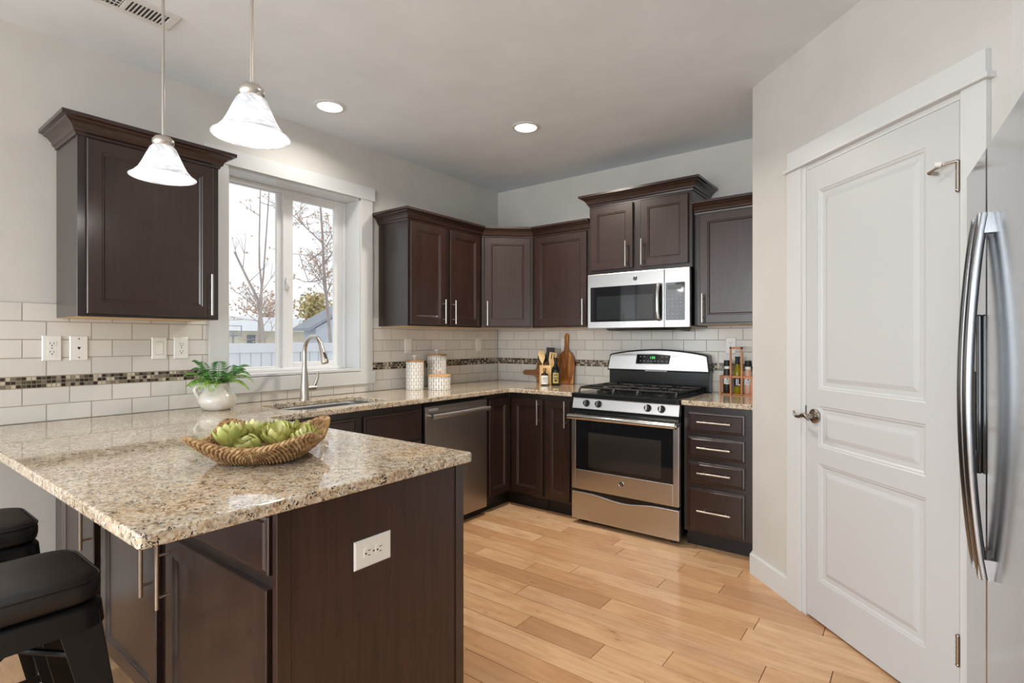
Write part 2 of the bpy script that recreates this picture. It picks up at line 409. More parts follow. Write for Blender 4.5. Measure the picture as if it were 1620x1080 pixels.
# tiled backsplash
def tile_field(mb, rects, pu, pz, u_joint, z0, rows, fmap, stag=.5, t=.007, gap=.0012, ch=.0012, rnd=lambda: random.uniform(.05, 1)):
    for r in range(rows):
        off = u_joint + (pu*stag if r % 2 else 0)
        za, zb = z0+r*pz, z0+(r+1)*pz
        for (ua, ub, ra, rb) in rects:
            k0 = math.floor((ua-off)/pu)
            while off+k0*pu < ub:
                a, b = max(ua, off+k0*pu)+gap, min(ub, off+(k0+1)*pu)-gap; c, d = max(za, ra)+gap, min(zb, rb)-gap
                k0 += 1
                if b-a < .006 or d-c < .006: continue
                mb.cur = rnd()
                bz = mb.vs([fmap(*q) for q in ((a, c, .002), (b, c, .002), (b, d, .002), (a, d, .002), (a+ch, c+ch, t), (b-ch, c+ch, t), (b-ch, d-ch, t), (a+ch, d-ch, t))])
                for q in ((4,5,6,7),(0,1,5,4),(1,2,6,5),(2,3,7,6),(3,0,4,7)): mb.face([bz+i for i in q])
def backsplash(parent, fmap, rects_lo, rects_mid, rects_hi, uj):
    t = MB(); tile_field(t, rects_lo, .1665, .0775, uj, .9145, 2, fmap)
    tile_field(t, rects_hi, .1665, .0828, uj, 1.1215, 4, fmap)
    o = obj('subway_tiles', t, M_tile, parent)
    m = MB(); tile_field(m, rects_mid, .0173, .0171, uj, 1.0698, 3, fmap, 0, .0075, .0011, .0006)
    obj('mosaic_band', m, M_mos, parent)
    g = MB()
    for (ua, ub, ra, rb) in rects_lo+rects_mid+rects_hi:
        bz = g.vs([fmap(ua, ra, 0.0005), fmap(ub, ra, .0005), fmap(ub, rb, .0005), fmap(ua, rb, .0005), fmap(ua, ra, .0045), fmap(ub, ra, .0045), fmap(ub, rb, .0045), fmap(ua, rb, .0045)])
        for q in ((4,5,6,7),(0,1,5,4),(1,2,6,5),(2,3,7,6),(3,0,4,7)): g.face([bz+i for i in q])
    obj('grout', g, M_grout, parent)
LA, LB, LC, LD = -3.556, WY0-.07, WY1+.07, -.008
lo = [(LA, LB, .9145, 1.0695), (LB, LC, .9145, 1.01), (LC, LD, .9145, 1.0695)]
backsplash(wall_left, lambda u, z, d: (d, u, z), lo, [(LA, LB, 1.0698, 1.1211), (LC, LD, 1.0698, 1.1211)], [(LA, LB, 1.1215, 1.4527), (LC, LD, 1.1215, 1.4527)], -3.2828)
backsplash(wall_back, lambda u, z, d: (u, -d, z), [(.008, AX-.001, .9145, 1.0695)], [(.008, AX-.001, 1.0698, 1.1211)], [(.008, AX-.001, 1.1215, 1.4527)], .028)

# ------------------------------------------------------------------ kitchen window
win = sempty('window_1', (0, -2.02, 1.068))
# lining of the opening
jl = MB(); jt = .014
jl.box(-.165, .004, WY0, WY0+jt, WZ0, WZ1).box(-.165, .004, WY1-jt, WY1, WZ0, WZ1).box(-.165, .004, WY0, WY1, WZ1-jt, WZ1).box(-.165, .012, WY0, WY1, WZ0, WZ0+jt)
obj('window_jamb', jl, M_white, win)
cs = MB(); cs.box(0.0005, .019, -2.585, WY0+.006, 1.062, 2.292).box(.0005, .019, WY1-.006, -1.466, 1.062, 2.292)
obj('window_casing', cs, M_white, win, bevel=.002)
obj('window_header', MB().box(.0005, .024, -2.608, -1.446, 2.290, 2.382), M_white, win, bevel=.002)
obj('window_apron', MB().box(.0005, .022, -2.608, -1.444, .974, 1.062), M_white, win, bevel=.002)
def ring(mb, x0, x1, y0, y1, z0, z1, wy, wz):
    return mb.box(x0, x1, y0, y0+wy, z0, z1).box(x0, x1, y1-wy, y1, z0, z1).box(x0, x1, y0+wy, y1-wy, z0, z0+wz).box(x0, x1, y0+wy, y1-wy, z1-wz, z1)
fa, fb, fz0, fz1 = WY0+jt, WY1-jt, WZ0+jt, WZ1-jt
obj('window_frame', ring(MB(), -.215, -.150, fa, fb, fz0, fz1, .022, .02), M_vinyl, win, bevel=.003)
ls = obj('fixed_sash', ring(MB(), -.208, -.186, fa+.02, -2.045, fz0+.015, fz1-.01, .036, .018), M_vinyl, win, bevel=.003)
obj('glass_pane', MB().box(-.199, -.195, fa+.05, -2.075, fz0+.03, fz1-.025), M_pane, ls)
rs = obj('sliding_sash', ring(MB(), -.184, -.160, -2.050, fb-.022, fz0+.012, fz1-.012, .070, .045), M_vinyl, win, bevel=.004)
obj('glass_pane', MB().box(-.174, -.170, -1.985, fb-.09, fz0+.05, fz1-.05), M_pane, rs)
obj('sash_latch', MB().box(-.160, -.145, -2.035, -2.010, 1.62, 1.70).box(-.147, -.132, -2.030, -2.016, 1.635, 1.66), M_vinyl, rs, bevel=.004)
hk = MB()
for y in (-2.16, -1.80): hk.cyl((-.06, y, WZ1-jt+.001), (-.06, y, WZ1-jt-.02), .0025, n=8)
obj('blind_bracket', hk, M_plate, win)
# windows of the living room behind the camera
for nm, ax in (('window_2', 0), ('window_3', 1)):
    e = sempty(nm, (2.2, YR, .35) if ax == 0 else (0, -5.9, .4)); f = MB()
    if ax == 0:
        for x in (RX0, 1.64, 2.70, RX1-.06): f.box(x, x+.06, YR-.1, YR-.02, .35, RZ1)
        f.box(RX0, RX1, YR-.1, YR-.02, .35, .42).box(RX0, RX1, YR-.1, YR-.02, RZ1-.07, RZ1)
    else:
        for y in (DY0, -5.93, DY1-.06): f.box(-.1, -.02, y, y+.06, DZ0, DZ1)
        f.box(-.1, -.02, DY0, DY1, DZ0, DZ0+.06).box(-.1, -.02, DY0, DY1, DZ1-.06, DZ1)
    obj('window_frame', f, M_vinyl, e)

# ------------------------------------------------------------------ pantry door
door = sempty('door_1', tuple(D @ Vector((.82, 0, 0))))
def dm(mb): return MB().add(mb, D)
ca = MB().box(.320, .4215, -.019, .0, 0, 2.100).box(1.206, 1.2897, -.019, 0, 0, 2.100)
obj('door_casing', dm(ca), M_white, door, bevel=.002)
obj('door_header', dm(MB().box(.326, 1.2897, -.022, 0, 2.118, 2.197)), M_white, door, bevel=.002)
obj('header_fillet', dm(MB().box(.307, 1.305, -.034, 0, 2.100, 2.118)), M_white, door, bevel=.003)
obj('door_jamb', dm(MB().box(.4215, .4505, -.012, .1, 0, 2.100).box(1.198, 1.206, -.012, .1, 0, 2.100).box(.4505, 1.198, -.006, .1, 2.079, 2.100).box(.4505, .463, .026, .06, 0, 2.079).box(.463, 1.198, .034, .06, 2.06, 2.079)), M_white, door, bevel=.0015)
sl = MB(); s0, s1, z0, z1 = .4535, 1.1955, .012, 2.0755; yf = -.010; yb2 = .026
xs = [s0, .532, 1.072, s1]; zs = [z0, .196, .728, .802, .988, 1.062, 1.965, z1]
xs_l = {1: (.196, .728), 3: (.802, .988), 5: (1.062, 1.965)}
for i in range(3):
    for j in range(7):
        a, b, c, d = xs[i], xs[i+1], zs[j], zs[j+1]
        if i == 1 and j in xs_l:
            rings = []
            for ins, dy in ((0, 0), (.004, .003), (.010, .004), (.016, .009), (.034, .0095), (.050, .004), (.053, .003)):
                rings.append([(a+ins, yf+dy, c+ins), (b-ins, yf+dy, c+ins), (b-ins, yf+dy, d-ins), (a+ins, yf+dy, d-ins)])
            sl.loops(rings, True, False, True)
        else:
            q = sl.vs([(a, yf, c), (b, yf, c), (b, yf, d), (a, yf, d)]); sl.face((q, q+1, q+2, q+3))
q = sl.vs([(s0, yf, z0), (s1, yf, z0), (s1, yf, z1), (s0, yf, z1), (s0, yb2, z0), (s1, yb2, z0), (s1, yb2, z1), (s0, yb2, z1)])
for f in ((0, 4, 5, 1), (1, 5, 6, 2), (2, 6, 7, 3), (3, 7, 4, 0), (4, 7, 6, 5)): sl.face([q+i for i in f])
slab = obj('door_leaf', dm(sl), M_door, door)
hd = MB(); kx, kz = .512, .938
hd.tube([(kx, yf, kz), (kx, yf-.008, kz), (kx, yf-.012, kz)], [.033, .033, .027], 28)
hd.tube([(kx, yf-.010, kz), (kx, yf-.045, kz)], [.012, .011], 16)
pp = [(kx+.030, -.066, kz-.012), (kx+.014, -.063, kz-.002), (kx, -.060, kz+.004), (kx-.022, -.060, kz+.002), (kx-.045, -.058, kz-.008), (kx-.07, -.055, kz-.010), (kx-.085, -.053, kz-.002), (kx-.092, -.052, kz+.014)]
hd.tube(pp, [.006, .009, .012, .010, .008, .007, .006, .004], 12)
o = obj('door_handle', dm(hd), M_bronze, slab, smooth=True); o['label'] = 'antique nickel lever handle'
obj('latch_plate', dm(MB().box(.4485, .4515, -.014, .02, .92, .98)), M_bronze, door)
for z in (1.825, .262):
    hb = MB(); hb.cyl((1.197, -.017, z-.045), (1.197, -.017, z+.045), .0065, n=12)
    for dz in (-.047, .047): hb.sphere((1.197, -.017, z+dz), .0075, 10)
    for dz in (-.027, -.009, .009, .027): hb.tube([(1.197, -.017, z+dz-.0008), (1.197, -.017, z+dz+.0008)], .0071, 12)
    hb.box(1.186, 1.197, -.0125, -.010, z-.044, z+.044)
    hg = obj('hinge', dm(hb), M_bronze, door, smooth=True)
    if z > 1:
        st = MB(); st.tube([(1.197, -.019, z+.05), (1.175, -.034, z+.048), (1.150, -.045, z+.040), (1.118, -.048, z+.030)], .0045, 10)
        st.tube([(1.122, -.046, z+.030), (1.122, -.018, z+.030)], .007, 10)
        obj('hinge_stop', dm(st), M_bronze, hg, smooth=True)
        obj('rubber_bumper', dm(MB().tube([(1.160, -.042, z+.048), (1.150, -.055, z+.050)], .009, 10)), M_plate, hg, smooth=True)

# ------------------------------------------------------------------ cabinets
HANDLE_R = .006
def pull(mb_axis, x, z0, z1, y=-.019, horiz=False):
    mb = MB(); st = .032
    if horiz:
        mb.cyl((x-z1/2, y-st, z0), (x+z1/2, y-st, z0), HANDLE_R, n=12)
        for dx in (-z1*.32, z1*.32): mb.cyl((x+dx, y+.0005, z0), (x+dx, y-st, z0), .0045, n=10)
    else:
        mb.cyl((x, y-st, z0), (x, y-st, z1), HANDLE_R, n=12); L = z1-z0
        for zz in (z0+L*.18, z1-L*.18): mb.cyl((x, y+.0005, zz), (x, y-st, zz), .0045, n=10)
    return mb
def front_mesh(x0, x1, z0, z1, kind):
    mb = MB()
    if kind == 'door': pr = ((0, -.0006), (0, -.016), (.003, -.019), (.052, -.019), (.055, -.0155), (.060, -.0155), (.066, -.0095))
    else: pr = ((0, -.0006), (0, -.011), (.003, -.0135), (.011, -.0145), (.016, -.019))
    mb.loops([[(x0+i, y, z0+i), (x1-i, y, z0+i), (x1-i, y, z1-i), (x0+i, y, z1-i)] for i, y in pr]); return mb
def cabinet(name, label, cat, loc, rz, w_, h_, d_, fronts, toe=0, group=None, under=False, carc=None):
    t = thing(name, label, cat, loc, rz, group)
    c = MB()
    if carc: c.add(carc)
    elif toe:
        c.box(0, w_, 0, d_, toe, h_)
    else: c.box(0, w_, 0, d_, 0, h_)
    obj('carcass', c, M_cabdark, t, world=False, bevel=.0012, seg=1)
    if toe: obj('toe_kick', MB().box(0.001, w_-.001, .055, d_-.01, 0.0005, toe-.0005), M_kick, t, world=False)
    if under: obj('underside_panel', MB().box(.012, w_-.012, .022, d_-.004, -.0015, .0002), M_maple, t, world=False)
    for f in fronts:
        kind, x0, x1, z0, z1 = f[:5]
        o = obj('drawer' if kind != 'door' else 'door', front_mesh(x0, x1, z0, z1, kind), M_cab, t, world=False)
        if len(f) > 5 and f[5]:
            hh = f[5]
            if hh[0] == 'v': mb = pull('z', hh[1], hh[2], hh[3])
            else: mb = pull('x', hh[1], hh[2], hh[3], horiz=True)
            obj('handle', mb, M_nickel, o, world=False, smooth=True)
    return t
CR = [(0, 0), (.006, 0), (.008, .010), (.016, .016), (.020, .030), (.034, .046), (.046, .052), (.050, .058), (.058, .060), (.064, .062), (.064, .078), (0, .078)]
def crown(parent, path, ztop, seg=None):
    prof = [(o, ztop-.078+z) for o, z in CR]
    return obj('crown_molding', sweep(path, prof, seg=seg), M_cab, parent, smooth=True, angle=28)
ZU = 1.387; FX = .324; G0 = .0085
UG = 'espresso wall cabinets'
# left of the window (faces +x): local x -> world y
y0, y1 = -3.248, -2.672
lu = cabinet('wall_cabinet', 'single-door espresso wall cabinet hanging left of the window', 'cabinet', (FX, y0, ZU), R(90), y1-y0, .81, FX-G0,
    [('door', .030, .545, .012, .765, ('v', .525, .022, .225))], under=True, group=UG)
crown(lu, [(G0, y0), (FX, y0), (FX, y1), (G0, y1)], 2.236)
# right of the window, two doors
y0, y1 = -1.405, -.612
cu = cabinet('wall_cabinet', 'two-door espresso wall cabinet right of the window', 'cabinet', (FX, y0, ZU), R(90), y1-y0, .775, FX-G0,
    [('door', .014, .358, .012, .735, ('v', .330, .022, .200)), ('door', .410, .752, .012, .735, ('v', .437, .022, .200))], under=True, group=UG)
CP = [(G0, -1.405), (FX, -1.405), (FX, -.612), (.632, -FX), (1.182, -FX)]
crown(cu, CP, 2.205, (0, 2))
# corner cabinet, diagonal front
cv = Vector((.632-FX, -FX+.612)); ang = math.atan2(cv.y, cv.x); cw = cv.length
poly = [(FX, -.612), (.632, -FX), (.632, -G0), (G0, -G0), (G0, -.612)]
Mi = (Matrix.Translation((FX, -.612, ZU)) @ Matrix.Rotation(ang, 4, 'Z')).inverted()
cc = MB().prism(poly, ZU, ZU+.775); cc = MB().add(cc, Mi)
cu2 = cabinet('wall_cabinet', 'corner espresso wall cabinet with a diagonal single door', 'cabinet', (FX, -.612, ZU), ang, cw, .775, .3,
    [('door', .022, cw-.022, .012, .735, ('v', .046, .018, .215))], carc=cc, group=UG)
obj('underside_panel', MB().prism([(FX+.0, -.59), (.61, -FX+.0), (.61, -.02), (.02, -.02), (.02, -.59)], ZU-.0015, ZU+.0002), M_maple, cu2)
crown(cu2, CP, 2.205, (2, 3))
# back wall, between the corner and the microwave
x0, x1 = .633, 1.182
cu3 = cabinet('wall_cabinet', 'single-door espresso wall cabinet between corner cabinet and microwave', 'cabinet', (x0, -FX, ZU), 0, x1-x0, .775, FX-G0,
    [('door', .030, .512, .012, .735, ('v', .492, .014, .215))], under=True, group=UG)
crown(cu3, CP, 2.205, (3, 4))
# over the range
x0, x1 = 1.184, 1.960; zb = 1.776
co_ = cabinet('wall_cabinet', 'taller-set two-door espresso wall cabinet above the microwave', 'cabinet', (x0, -.362, zb), 0, x1-x0, 2.32-zb, .362-G0,
    [('door', .020, .357, .028, .495, ('v', .314, .038, .220)), ('door', .416, .754, .028, .495, ('v', .434, .038, .220))], group=UG)
crown(co_, [(x0, -G0), (x0, -.362), (x1, -.362), (x1, -G0)], 2.368)
# right end
x0, x1 = 1.962, 2.428
cr_ = cabinet('wall_cabinet', 'single-door espresso wall cabinet right of the microwave, beside the pantry wall', 'cabinet', (x0, -FX, ZU), 0, x1-x0, .775, FX-G0,
    [('door', .040, .440, .012, .735, ('v', .066, .014, .205))], under=True, group=UG)
crown(cr_, [(x0, -FX), (x1, -FX)], 2.205)

# base cabinets
BG = 'espresso base cabinets'; BZ = .882; TK = .1
bl = .612     # face frame plane of the window-wall run
sink_base = cabinet('base_cabinet', 'espresso sink base cabinet under the window, left of the dishwasher', 'cabinet', (bl, -2.608, 0), R(90), 1.068, BZ, bl-.004,
    [('drawer', .090, .550, .665, .842), ('drawer', .604, 1.050, .665, .842), ('door', .090, .550, .125, .640, ('v', .525, .42, .62)), ('door', .604, 1.050, .125, .640, ('v', .630, .42, .62))], TK, BG,
    carc=MB().box(0, 1.068, 0, .02, TK, BZ).box(0, .02, .02, bl-.004, TK, BZ).box(1.048, 1.068, .02, bl-.004, TK, BZ).box(.02, 1.048, .02, bl-.004, TK, TK+.02))
# corner unit: two doors that meet at the inside corner
lc = MB().prism([(bl, -.908), (bl, -bl), (.945, -bl), (.945, -.004), (.004, -.004), (.004, -.908)], TK, BZ)
lz = thing('base_cabinet', 'corner base cabinet whose two espresso doors meet at the inside corner', 'cabinet', (bl, -bl, 0), 0, BG)
obj('carcass', lc, M_cabdark, lz, bevel=.0012, seg=1)
obj('toe_kick', MB().prism([(bl-.05, -.906), (bl-.05, -bl+.05), (.943, -bl+.05), (.943, -.01), (.01, -.01), (.01, -.906)], .0005, TK-.0005), M_kick, lz)
RL = Matrix.Translation((bl, -.908, 0)) @ Matrix.Rotation(R(90), 4, 'Z')
obj('door', MB().add(front_mesh(.030, .270, .118, .842, 'door'), RL), M_cab, lz)
RB = Matrix.Translation((0, -bl, 0))
ld = obj('door', MB().add(front_mesh(.642, .930, .118, .842, 'door'), RB), M_cab, lz)
obj('handle', MB().add(pull('z', .905, .655, .838), RB), M_nickel, ld, smooth=True)
nb = cabinet('base_cabinet', 'narrow espresso base cabinet left of the range', 'cabinet', (.946, -bl, 0), 0, .256, BZ, bl-.004,
    [('door', .012, .222, .118, .842, ('v', .196, .655, .845))], TK, BG)
x0 = 1.995
db = cabinet('base_cabinet', 'espresso base cabinet with four drawers right of the range', 'cabinet', (x0, -bl, 0), 0, AX-.003-x0, BZ, bl-.004,
    [('drawer', .027, .362, .722, .842, ('h', .192, .787, .195)), ('drawer', .027, .362, .565, .690, ('h', .192, .630, .195)), ('drawer', .027, .362, .407, .535, ('h', .192, .476, .195)), ('drawer', .027, .362, .114, .376, ('h', .192, .246, .195))], TK, BG)
# peninsula, doors facing the stools
PY = -3.252
def pen(label, x0, x1, d0, d1, hx, end=False):
    return cabinet('base_cabinet', label, 'cabinet', (x0, PY, 0), 0, x1-x0, BZ, .636,
        [('drawer', d0-x0, d1-x0, .715, .858), ('door', d0-x0, d1-x0, .125, .682, ('v', hx-x0, .475, .672))], TK, BG)
p3 = pen('espresso peninsula base cabinet nearest the window wall, behind the stools', .012, .674, .150, .632, .600)
p2 = pen('middle espresso base cabinet of the peninsula, beside the near stool', .676, 1.283, .716, 1.250, 1.222)
p1 = pen('espresso peninsula base cabinet at the free end, with drawer above door', 1.285, 1.939, 1.325, 1.926, 1.352)
ep = obj('end_panel', MB().box(1.940, 1.957, -3.225, -2.648, .0005, BZ), M_panel, p1, bevel=.001, seg=1)
for a_ in ((1.940, 1.960, -3.262, -3.2255), (1.940, 1.962, -2.6475, -2.611)): obj('corner_stile', MB().box(*a_, .0005, BZ), M_cab, p1, bevel=.0015, seg=1)

# ------------------------------------------------------------------ granite tops
import bmesh
def slab(name, outline, hole, z0, z1):
    b = bmesh.new()
    def loop(pts):
        vs = [b.verts.new((x, y, z1)) for x, y in pts]; return [b.edges.new((vs[i], vs[(i+1) % len(vs)])) for i in range(len(vs))]
    ed = loop(outline)
    if hole: ed += loop(hole)
    bmesh.ops.triangle_fill(b, use_beauty=True, use_dissolve=True, edges=ed)
    bmesh.ops.recalc_face_normals(b, faces=b.faces)
    r = bmesh.ops.extrude_face_region(b, geom=list(b.faces))
    for v in r['geom']:
        if isinstance(v, bmesh.types.BMVert): v.co.z = z0
    bmesh.ops.recalc_face_normals(b, faces=b.faces)
    me = bpy.data.meshes.new(name); b.to_mesh(me); b.free(); me.materials.append(M_gran)
    o = bpy.data.objects.new(name, me); COL.objects.link(o)
    m = o.modifiers.new('bevel', 'BEVEL'); m.width = .005; m.segments = 3; m.limit_method = 'ANGLE'; m.angle_limit = R(50)
    return o
def arc(cx, cy, r, a0, a1, n=6): return [(cx+r*math.cos(R(a0+(a1-a0)*i/n)), cy+r*math.sin(R(a0+(a1-a0)*i/n))) for i in range(n+1)]
CE = .655; PE = 1.996; PN = -3.556; PI = -2.603
out = [(.008, PN)] + arc(PE-.012, PN+.012, .012, -90, 0, 3) + arc(PE-.012, PI-.012, .012, 0, 90, 3) + arc(CE+.07, PI+.07, .07, 270, 180, 6) + arc(CE+.05, -CE-.05, .05, 180, 90, 5) + [(1.206, -CE), (1.206, -.008), (.008, -.008)]
SX0, SX1, SY0, SY1 = .185, .565, -2.40, -1.745
hole = arc(SX0+.05, SY0+.05, .05, 180, 270, 5)+arc(SX1-.10, SY0+.10, .10, 270, 360, 6)+arc(SX1-.10, SY1-.10, .10, 0, 90, 6)+arc(SX0+.05, SY1-.05, .05, 90, 180, 5)
tag(slab('countertop', out, hole, BZ+.001, .914), 'speckled granite countertop running from the peninsula along the window wall to the range', 'countertop')
tag(slab('countertop', [(1.990, -CE), (AX-.002, -CE), (AX-.002, -.008), (1.990, -.008)], None, BZ+.001, .914), 'small speckled granite countertop between the range and the pantry wall', 'countertop')

# ------------------------------------------------------------------ sink and faucet
e = .004
def rr(x0, x1, y0, y1, r, n=5): return arc(x0+r, y0+r, r, 180, 270, n)+arc(x1-r, y0+r, r, 270, 360, n)+arc(x1-r, y1-r, r, 0, 90, n)+arc(x0+r, y1-r, r, 90, 180, n)
sk = MB(); rings = []
for ins, z, r in ((-.022, .8815, .06), (-.003, .8815, .06), (.004, .870, .06), (.012, .70, .06), (.05, .685, .05)):
    rings.append([(x, y, z) for x, y in rr(SX0+ins, SX1-ins, SY0+ins, SY1-ins, r)])
sk.loops(rings, True, False, True)
sink = tag(obj('sink', sk, M_sink, smooth=True), 'undermount stainless steel sink set in the granite below the window', 'sink')
obj('drain', MB().tube([(.37, -2.07, .6855), (.37, -2.07, .688), (.37, -2.07, .686)], [.045, .043, .02], 24), M_chrome, sink, smooth=True)
fx, fy = .138, -2.078
fc = thing('faucet', 'brushed nickel gooseneck pull-down faucet behind the sink', 'faucet', (fx, fy, .914))
obj('body', MB().lathe([(.030, .0005), (.030, .006), (.027, .012), (.0235, .10), (.018, .165), (.0145, .21)], (fx, fy, .914), 24), M_nickel, fc, smooth=True)
sp = [(fx, fy, .914+.205), (fx, fy, 1.215)]
for i in range(0, 11):
    a = R(180-i*16.5); sp.append((fx+.092+.092*math.cos(a), fy, 1.215+.092*math.sin(a)))
obj('spout', MB().tube(sp, .0135, 16), M_nickel, fc, smooth=True)
q = Vector(sp[-1]); dr = (Vector(sp[-1])-Vector(sp[-2])).normalized()
obj('spray_head', MB().tube([q-dr*.004, q+dr*.008, q+dr*.03, q+dr*.085, q+dr*.098], [.0145, .016, .0165, .022, .021], 18), M_nickel, fc, smooth=True)
obj('spray_button', MB().tube([q+dr*.035+Vector((.014, 0, .004)), q+dr*.072+Vector((.018, 0, .004))], .008, 10), M_slot, fc, smooth=True)
lv = MB(); lv.cyl((fx, fy+.015, .985), (fx, fy+.072, .985), .020, n=18).tube([(fx, fy+.060, .99), (fx+.010, fy+.072, 1.02), (fx+.014, fy+.080, 1.055), (fx+.010, fy+.088, 1.088)], [.014, .011, .010, .005], 10)
obj('lever', lv, M_nickel, fc, smooth=True)

# ------------------------------------------------------------------ range
X0, X1 = 1.2135, 1.9835; XM = (X0+X1)/2; SY = -.672
rg = thing('range', 'freestanding stainless steel gas range below the microwave', 'range', (XM, -.35, 0))
obj('body', MB().box(X0+.003, X1-.003, SY+.036, -.02, .045, .884), M_enamel, rg, bevel=.002)
for x in (X0+.06, X1-.06):
    for y in (-.60, -.1): obj('levelling_foot', MB().cyl((x, y, .0005), (x, y, .0455), .018, n=12), M_cast, rg)
# storage drawer with a scooped top edge
n = 24; top = []
for i in range(n+1):
    t = i/n; s = 0
    if .18 < t < .82: s = .5-.5*math.cos(2*math.pi*(t-.18)/.64)
    top.append((X0+(X1-X0)*t, .226-.022*s))
dwm = MB().prism([(X0, .036), (X1, .036)]+top[::-1], SY, SY+.034, 'y')
obj('storage_drawer', dwm, M_steel, rg, bevel=.004)
obj('drawer_recess', MB().box(X0+.01, X1-.01, SY+.012, SY+.036, .18, .245), M_enamel, rg)
od = obj('oven_door', ring(MB(), 0, 0, 0, 0, 0, 0, 0, 0) if False else MB().box(X0, 1.246, SY, SY+.034, .247, .768).box(1.945, X1, SY, SY+.034, .247, .768).box(1.246, 1.945, SY, SY+.034, .247, .384).box(1.246, 1.945, SY, SY+.034, .733, .768), M_steel, rg, bevel=.003)
wn = obj('oven_window', MB().prism([(x, z) for x, z in rr(1.240, 1.951, .378, .739, .01)], SY+.002, SY+.03, 'y'), M_blackgloss, od)
obj('inner_window', MB().box(1.345, 1.868, SY+.0012, SY+.004, .408, .648), M_oven, wn)
hb = MB().tube([(X0+.002, SY-.052, .757), (X1-.002, SY-.052, .757)], .021, 20, flat=.95, up=(0, 0, 1))
for x in (X0+.012, X1-.012): hb.tube([(x, SY+.002, .757), (x, SY-.052, .757)], .015, 14)
obj('oven_handle', hb, M_chrome, od, smooth=True)
obj('vent_gap', MB().box(X0+.006, X1-.006, SY+.012, SY+.036, .769, .808), M_enamel, rg)
vs_ = MB()
for a, b in ((.14, .20), (.25, .42), (.45, .62), (.68, .76)): vs_.box(X0+(X1-X0)*a, X0+(X1-X0)*b, SY-.0008, SY+.002, .772-.012, .772-.006)
obj('vent_slots', vs_, M_slot, od)
cp = MB().prism([(SY+.002, .808), (SY+.02, .883), (SY+.05, .883), (SY+.05, .808)], X0+.002, X1-.002, 'x')
cpo = obj('control_panel', cp, M_steel, rg, bevel=.003)
kn = Vector((0, -.972, .233))
for x in (1.328, 1.420, 1.776, 1.868):
    c0 = Vector((x, SY+.0105, .847)); mb = MB().tube([c0-kn*.002, c0+kn*.004, c0+kn*.006, c0+kn*.024, c0+kn*.027], [.024, .024, .0205, .018, .015], 24)
    ko = obj('knob', mb, M_knob, cpo, smooth=True)
    g = MB(); up = Vector((0, .233, .972)); sd = Vector((1, 0, 0)); c1 = c0+kn*.026
    pts = [c1+sd*a*.0045+up*b*.017+kn*d for a in (-1, 1) for b in (-1, 1) for d in (-.004, .006)]
    b0 = g.vs(pts)
    for q in ((0,1,3,2),(4,6,7,5),(0,4,5,1),(2,3,7,6),(0,2,6,4),(1,5,7,3)): g.face([b0+i for i in q])
    obj('grip', g, M_chrome, ko, bevel=.0015)
ct = MB().prism(rr(X0-.002, X1+.002, SY-.006, -.09, .012), .884, .917)
obj('cooktop', ct, M_enamel, rg, bevel=.006)
# grates and burners
def bar(mb, a, b, r=.0065): mb.tube([a, b], r, 8)
for gi, (ga, gb) in enumerate(((X0+.035, XM-.09), (XM-.085, XM+.085), (XM+.09, X1-.035))):
    g = MB(); ya, yb_ = SY+.045, -.125; zt = .951
    for x in (ga, gb):
        g.tube([(x, ya, .9175), (x, ya+.004, .935), (x, ya+.02, zt), (x, yb_-.02, zt), (x, yb_-.004, .935), (x, yb_, .9175)], .0075, 8)
    for y in (ya+.02, (ya+yb_)/2, yb_-.02):
        g.tube([(ga, y, zt), (gb, y, zt)], .0075, 8)
    xm = (ga+gb)/2
    for y in (ya+.135, yb_-.135):
        g.tube([(ga, y, zt), (ga+.02, y, zt+.006), (xm-.03, y, zt+.006)], .0065, 8).tube([(gb, y, zt), (gb-.02, y, zt+.006), (xm+.03, y, zt+.006)], .0065, 8)
        for s in (-1, 1): g.tube([(xm, y+s*.115, zt), (xm, y+s*.03, zt+.006)], .0065, 8)
        for x in (ga+.07, gb-.07): 
            if gi != 1: g.tube([(x, y-.115, zt), (x, y+.115, zt)], .006, 8)
    obj('grate', g, M_cast, rg, smooth=True)
for x in (X0+.165, X1-.165):
    for y in (SY+.18, -.26):
        obj('burner', MB().lathe([(.055, .0), (.052, .008), (.030, .010), (.030, .018), (.042, .020), (.042, .028), (.036, .031)], (x, y, .9172), 24), M_cast, rg, smooth=True)
obj('burner', MB().lathe([(.035, .0), (.033, .012), (.028, .02)], (XM, -.39, .9172), 24), M_cast, rg, smooth=True)
# backguard
obj('backguard', MB().box(X0-.004, X1+.004, -.088, -.012, .917, 1.055), M_enamel, rg, bevel=.004)
n = 20; tp = [(X0-.010+(X1-X0+.020)*i/n, 1.176+.042*(1-(2*i/n-1)**2)) for i in range(n+1)]
for i, (x, z) in enumerate(tp):
    if i == 0: tp[i] = (x+.014, z)
    if i == n: tp[i] = (x-.014, z)
pts = [(X0-.014, 1.052), (X1+.014, 1.052)]+tp[::-1]
bgf = MB().loops([[(x, -.108+.10*(z-1.052), z) for x, z in pts], [(x, -.012, z) for x, z in pts]])
bg = obj('backguard_hood', bgf, M_enamel, rg, bevel=.006)
pts2 = [(X0-.004, 1.062), (X1+.004, 1.062)]+[(min(max(x, X0+.012), X1-.012), z-.010) for x, z in tp[::-1]]
fcp = obj('backguard_face', MB().loops([[(x, -.1115+.10*(z-1.052), z) for x, z in pts2], [(x, -.104+.10*(z-1.052), z) for x, z in pts2]]), M_steel, bg, bevel=.002)
def bgz(z, d=0): return -.1115+.10*(z-1.052)-d
def tilt(poly, d0, d1): return MB().loops([[(x, bgz(z, d1), z) for x, z in poly], [(x, bgz(z, d0), z) for x, z in poly]])
obj('display_bezel', tilt([(1.440, 1.104), (1.710, 1.104), (1.722, 1.178), (1.58, 1.186), (1.448, 1.180)], .0, .003), M_chrome, fcp)
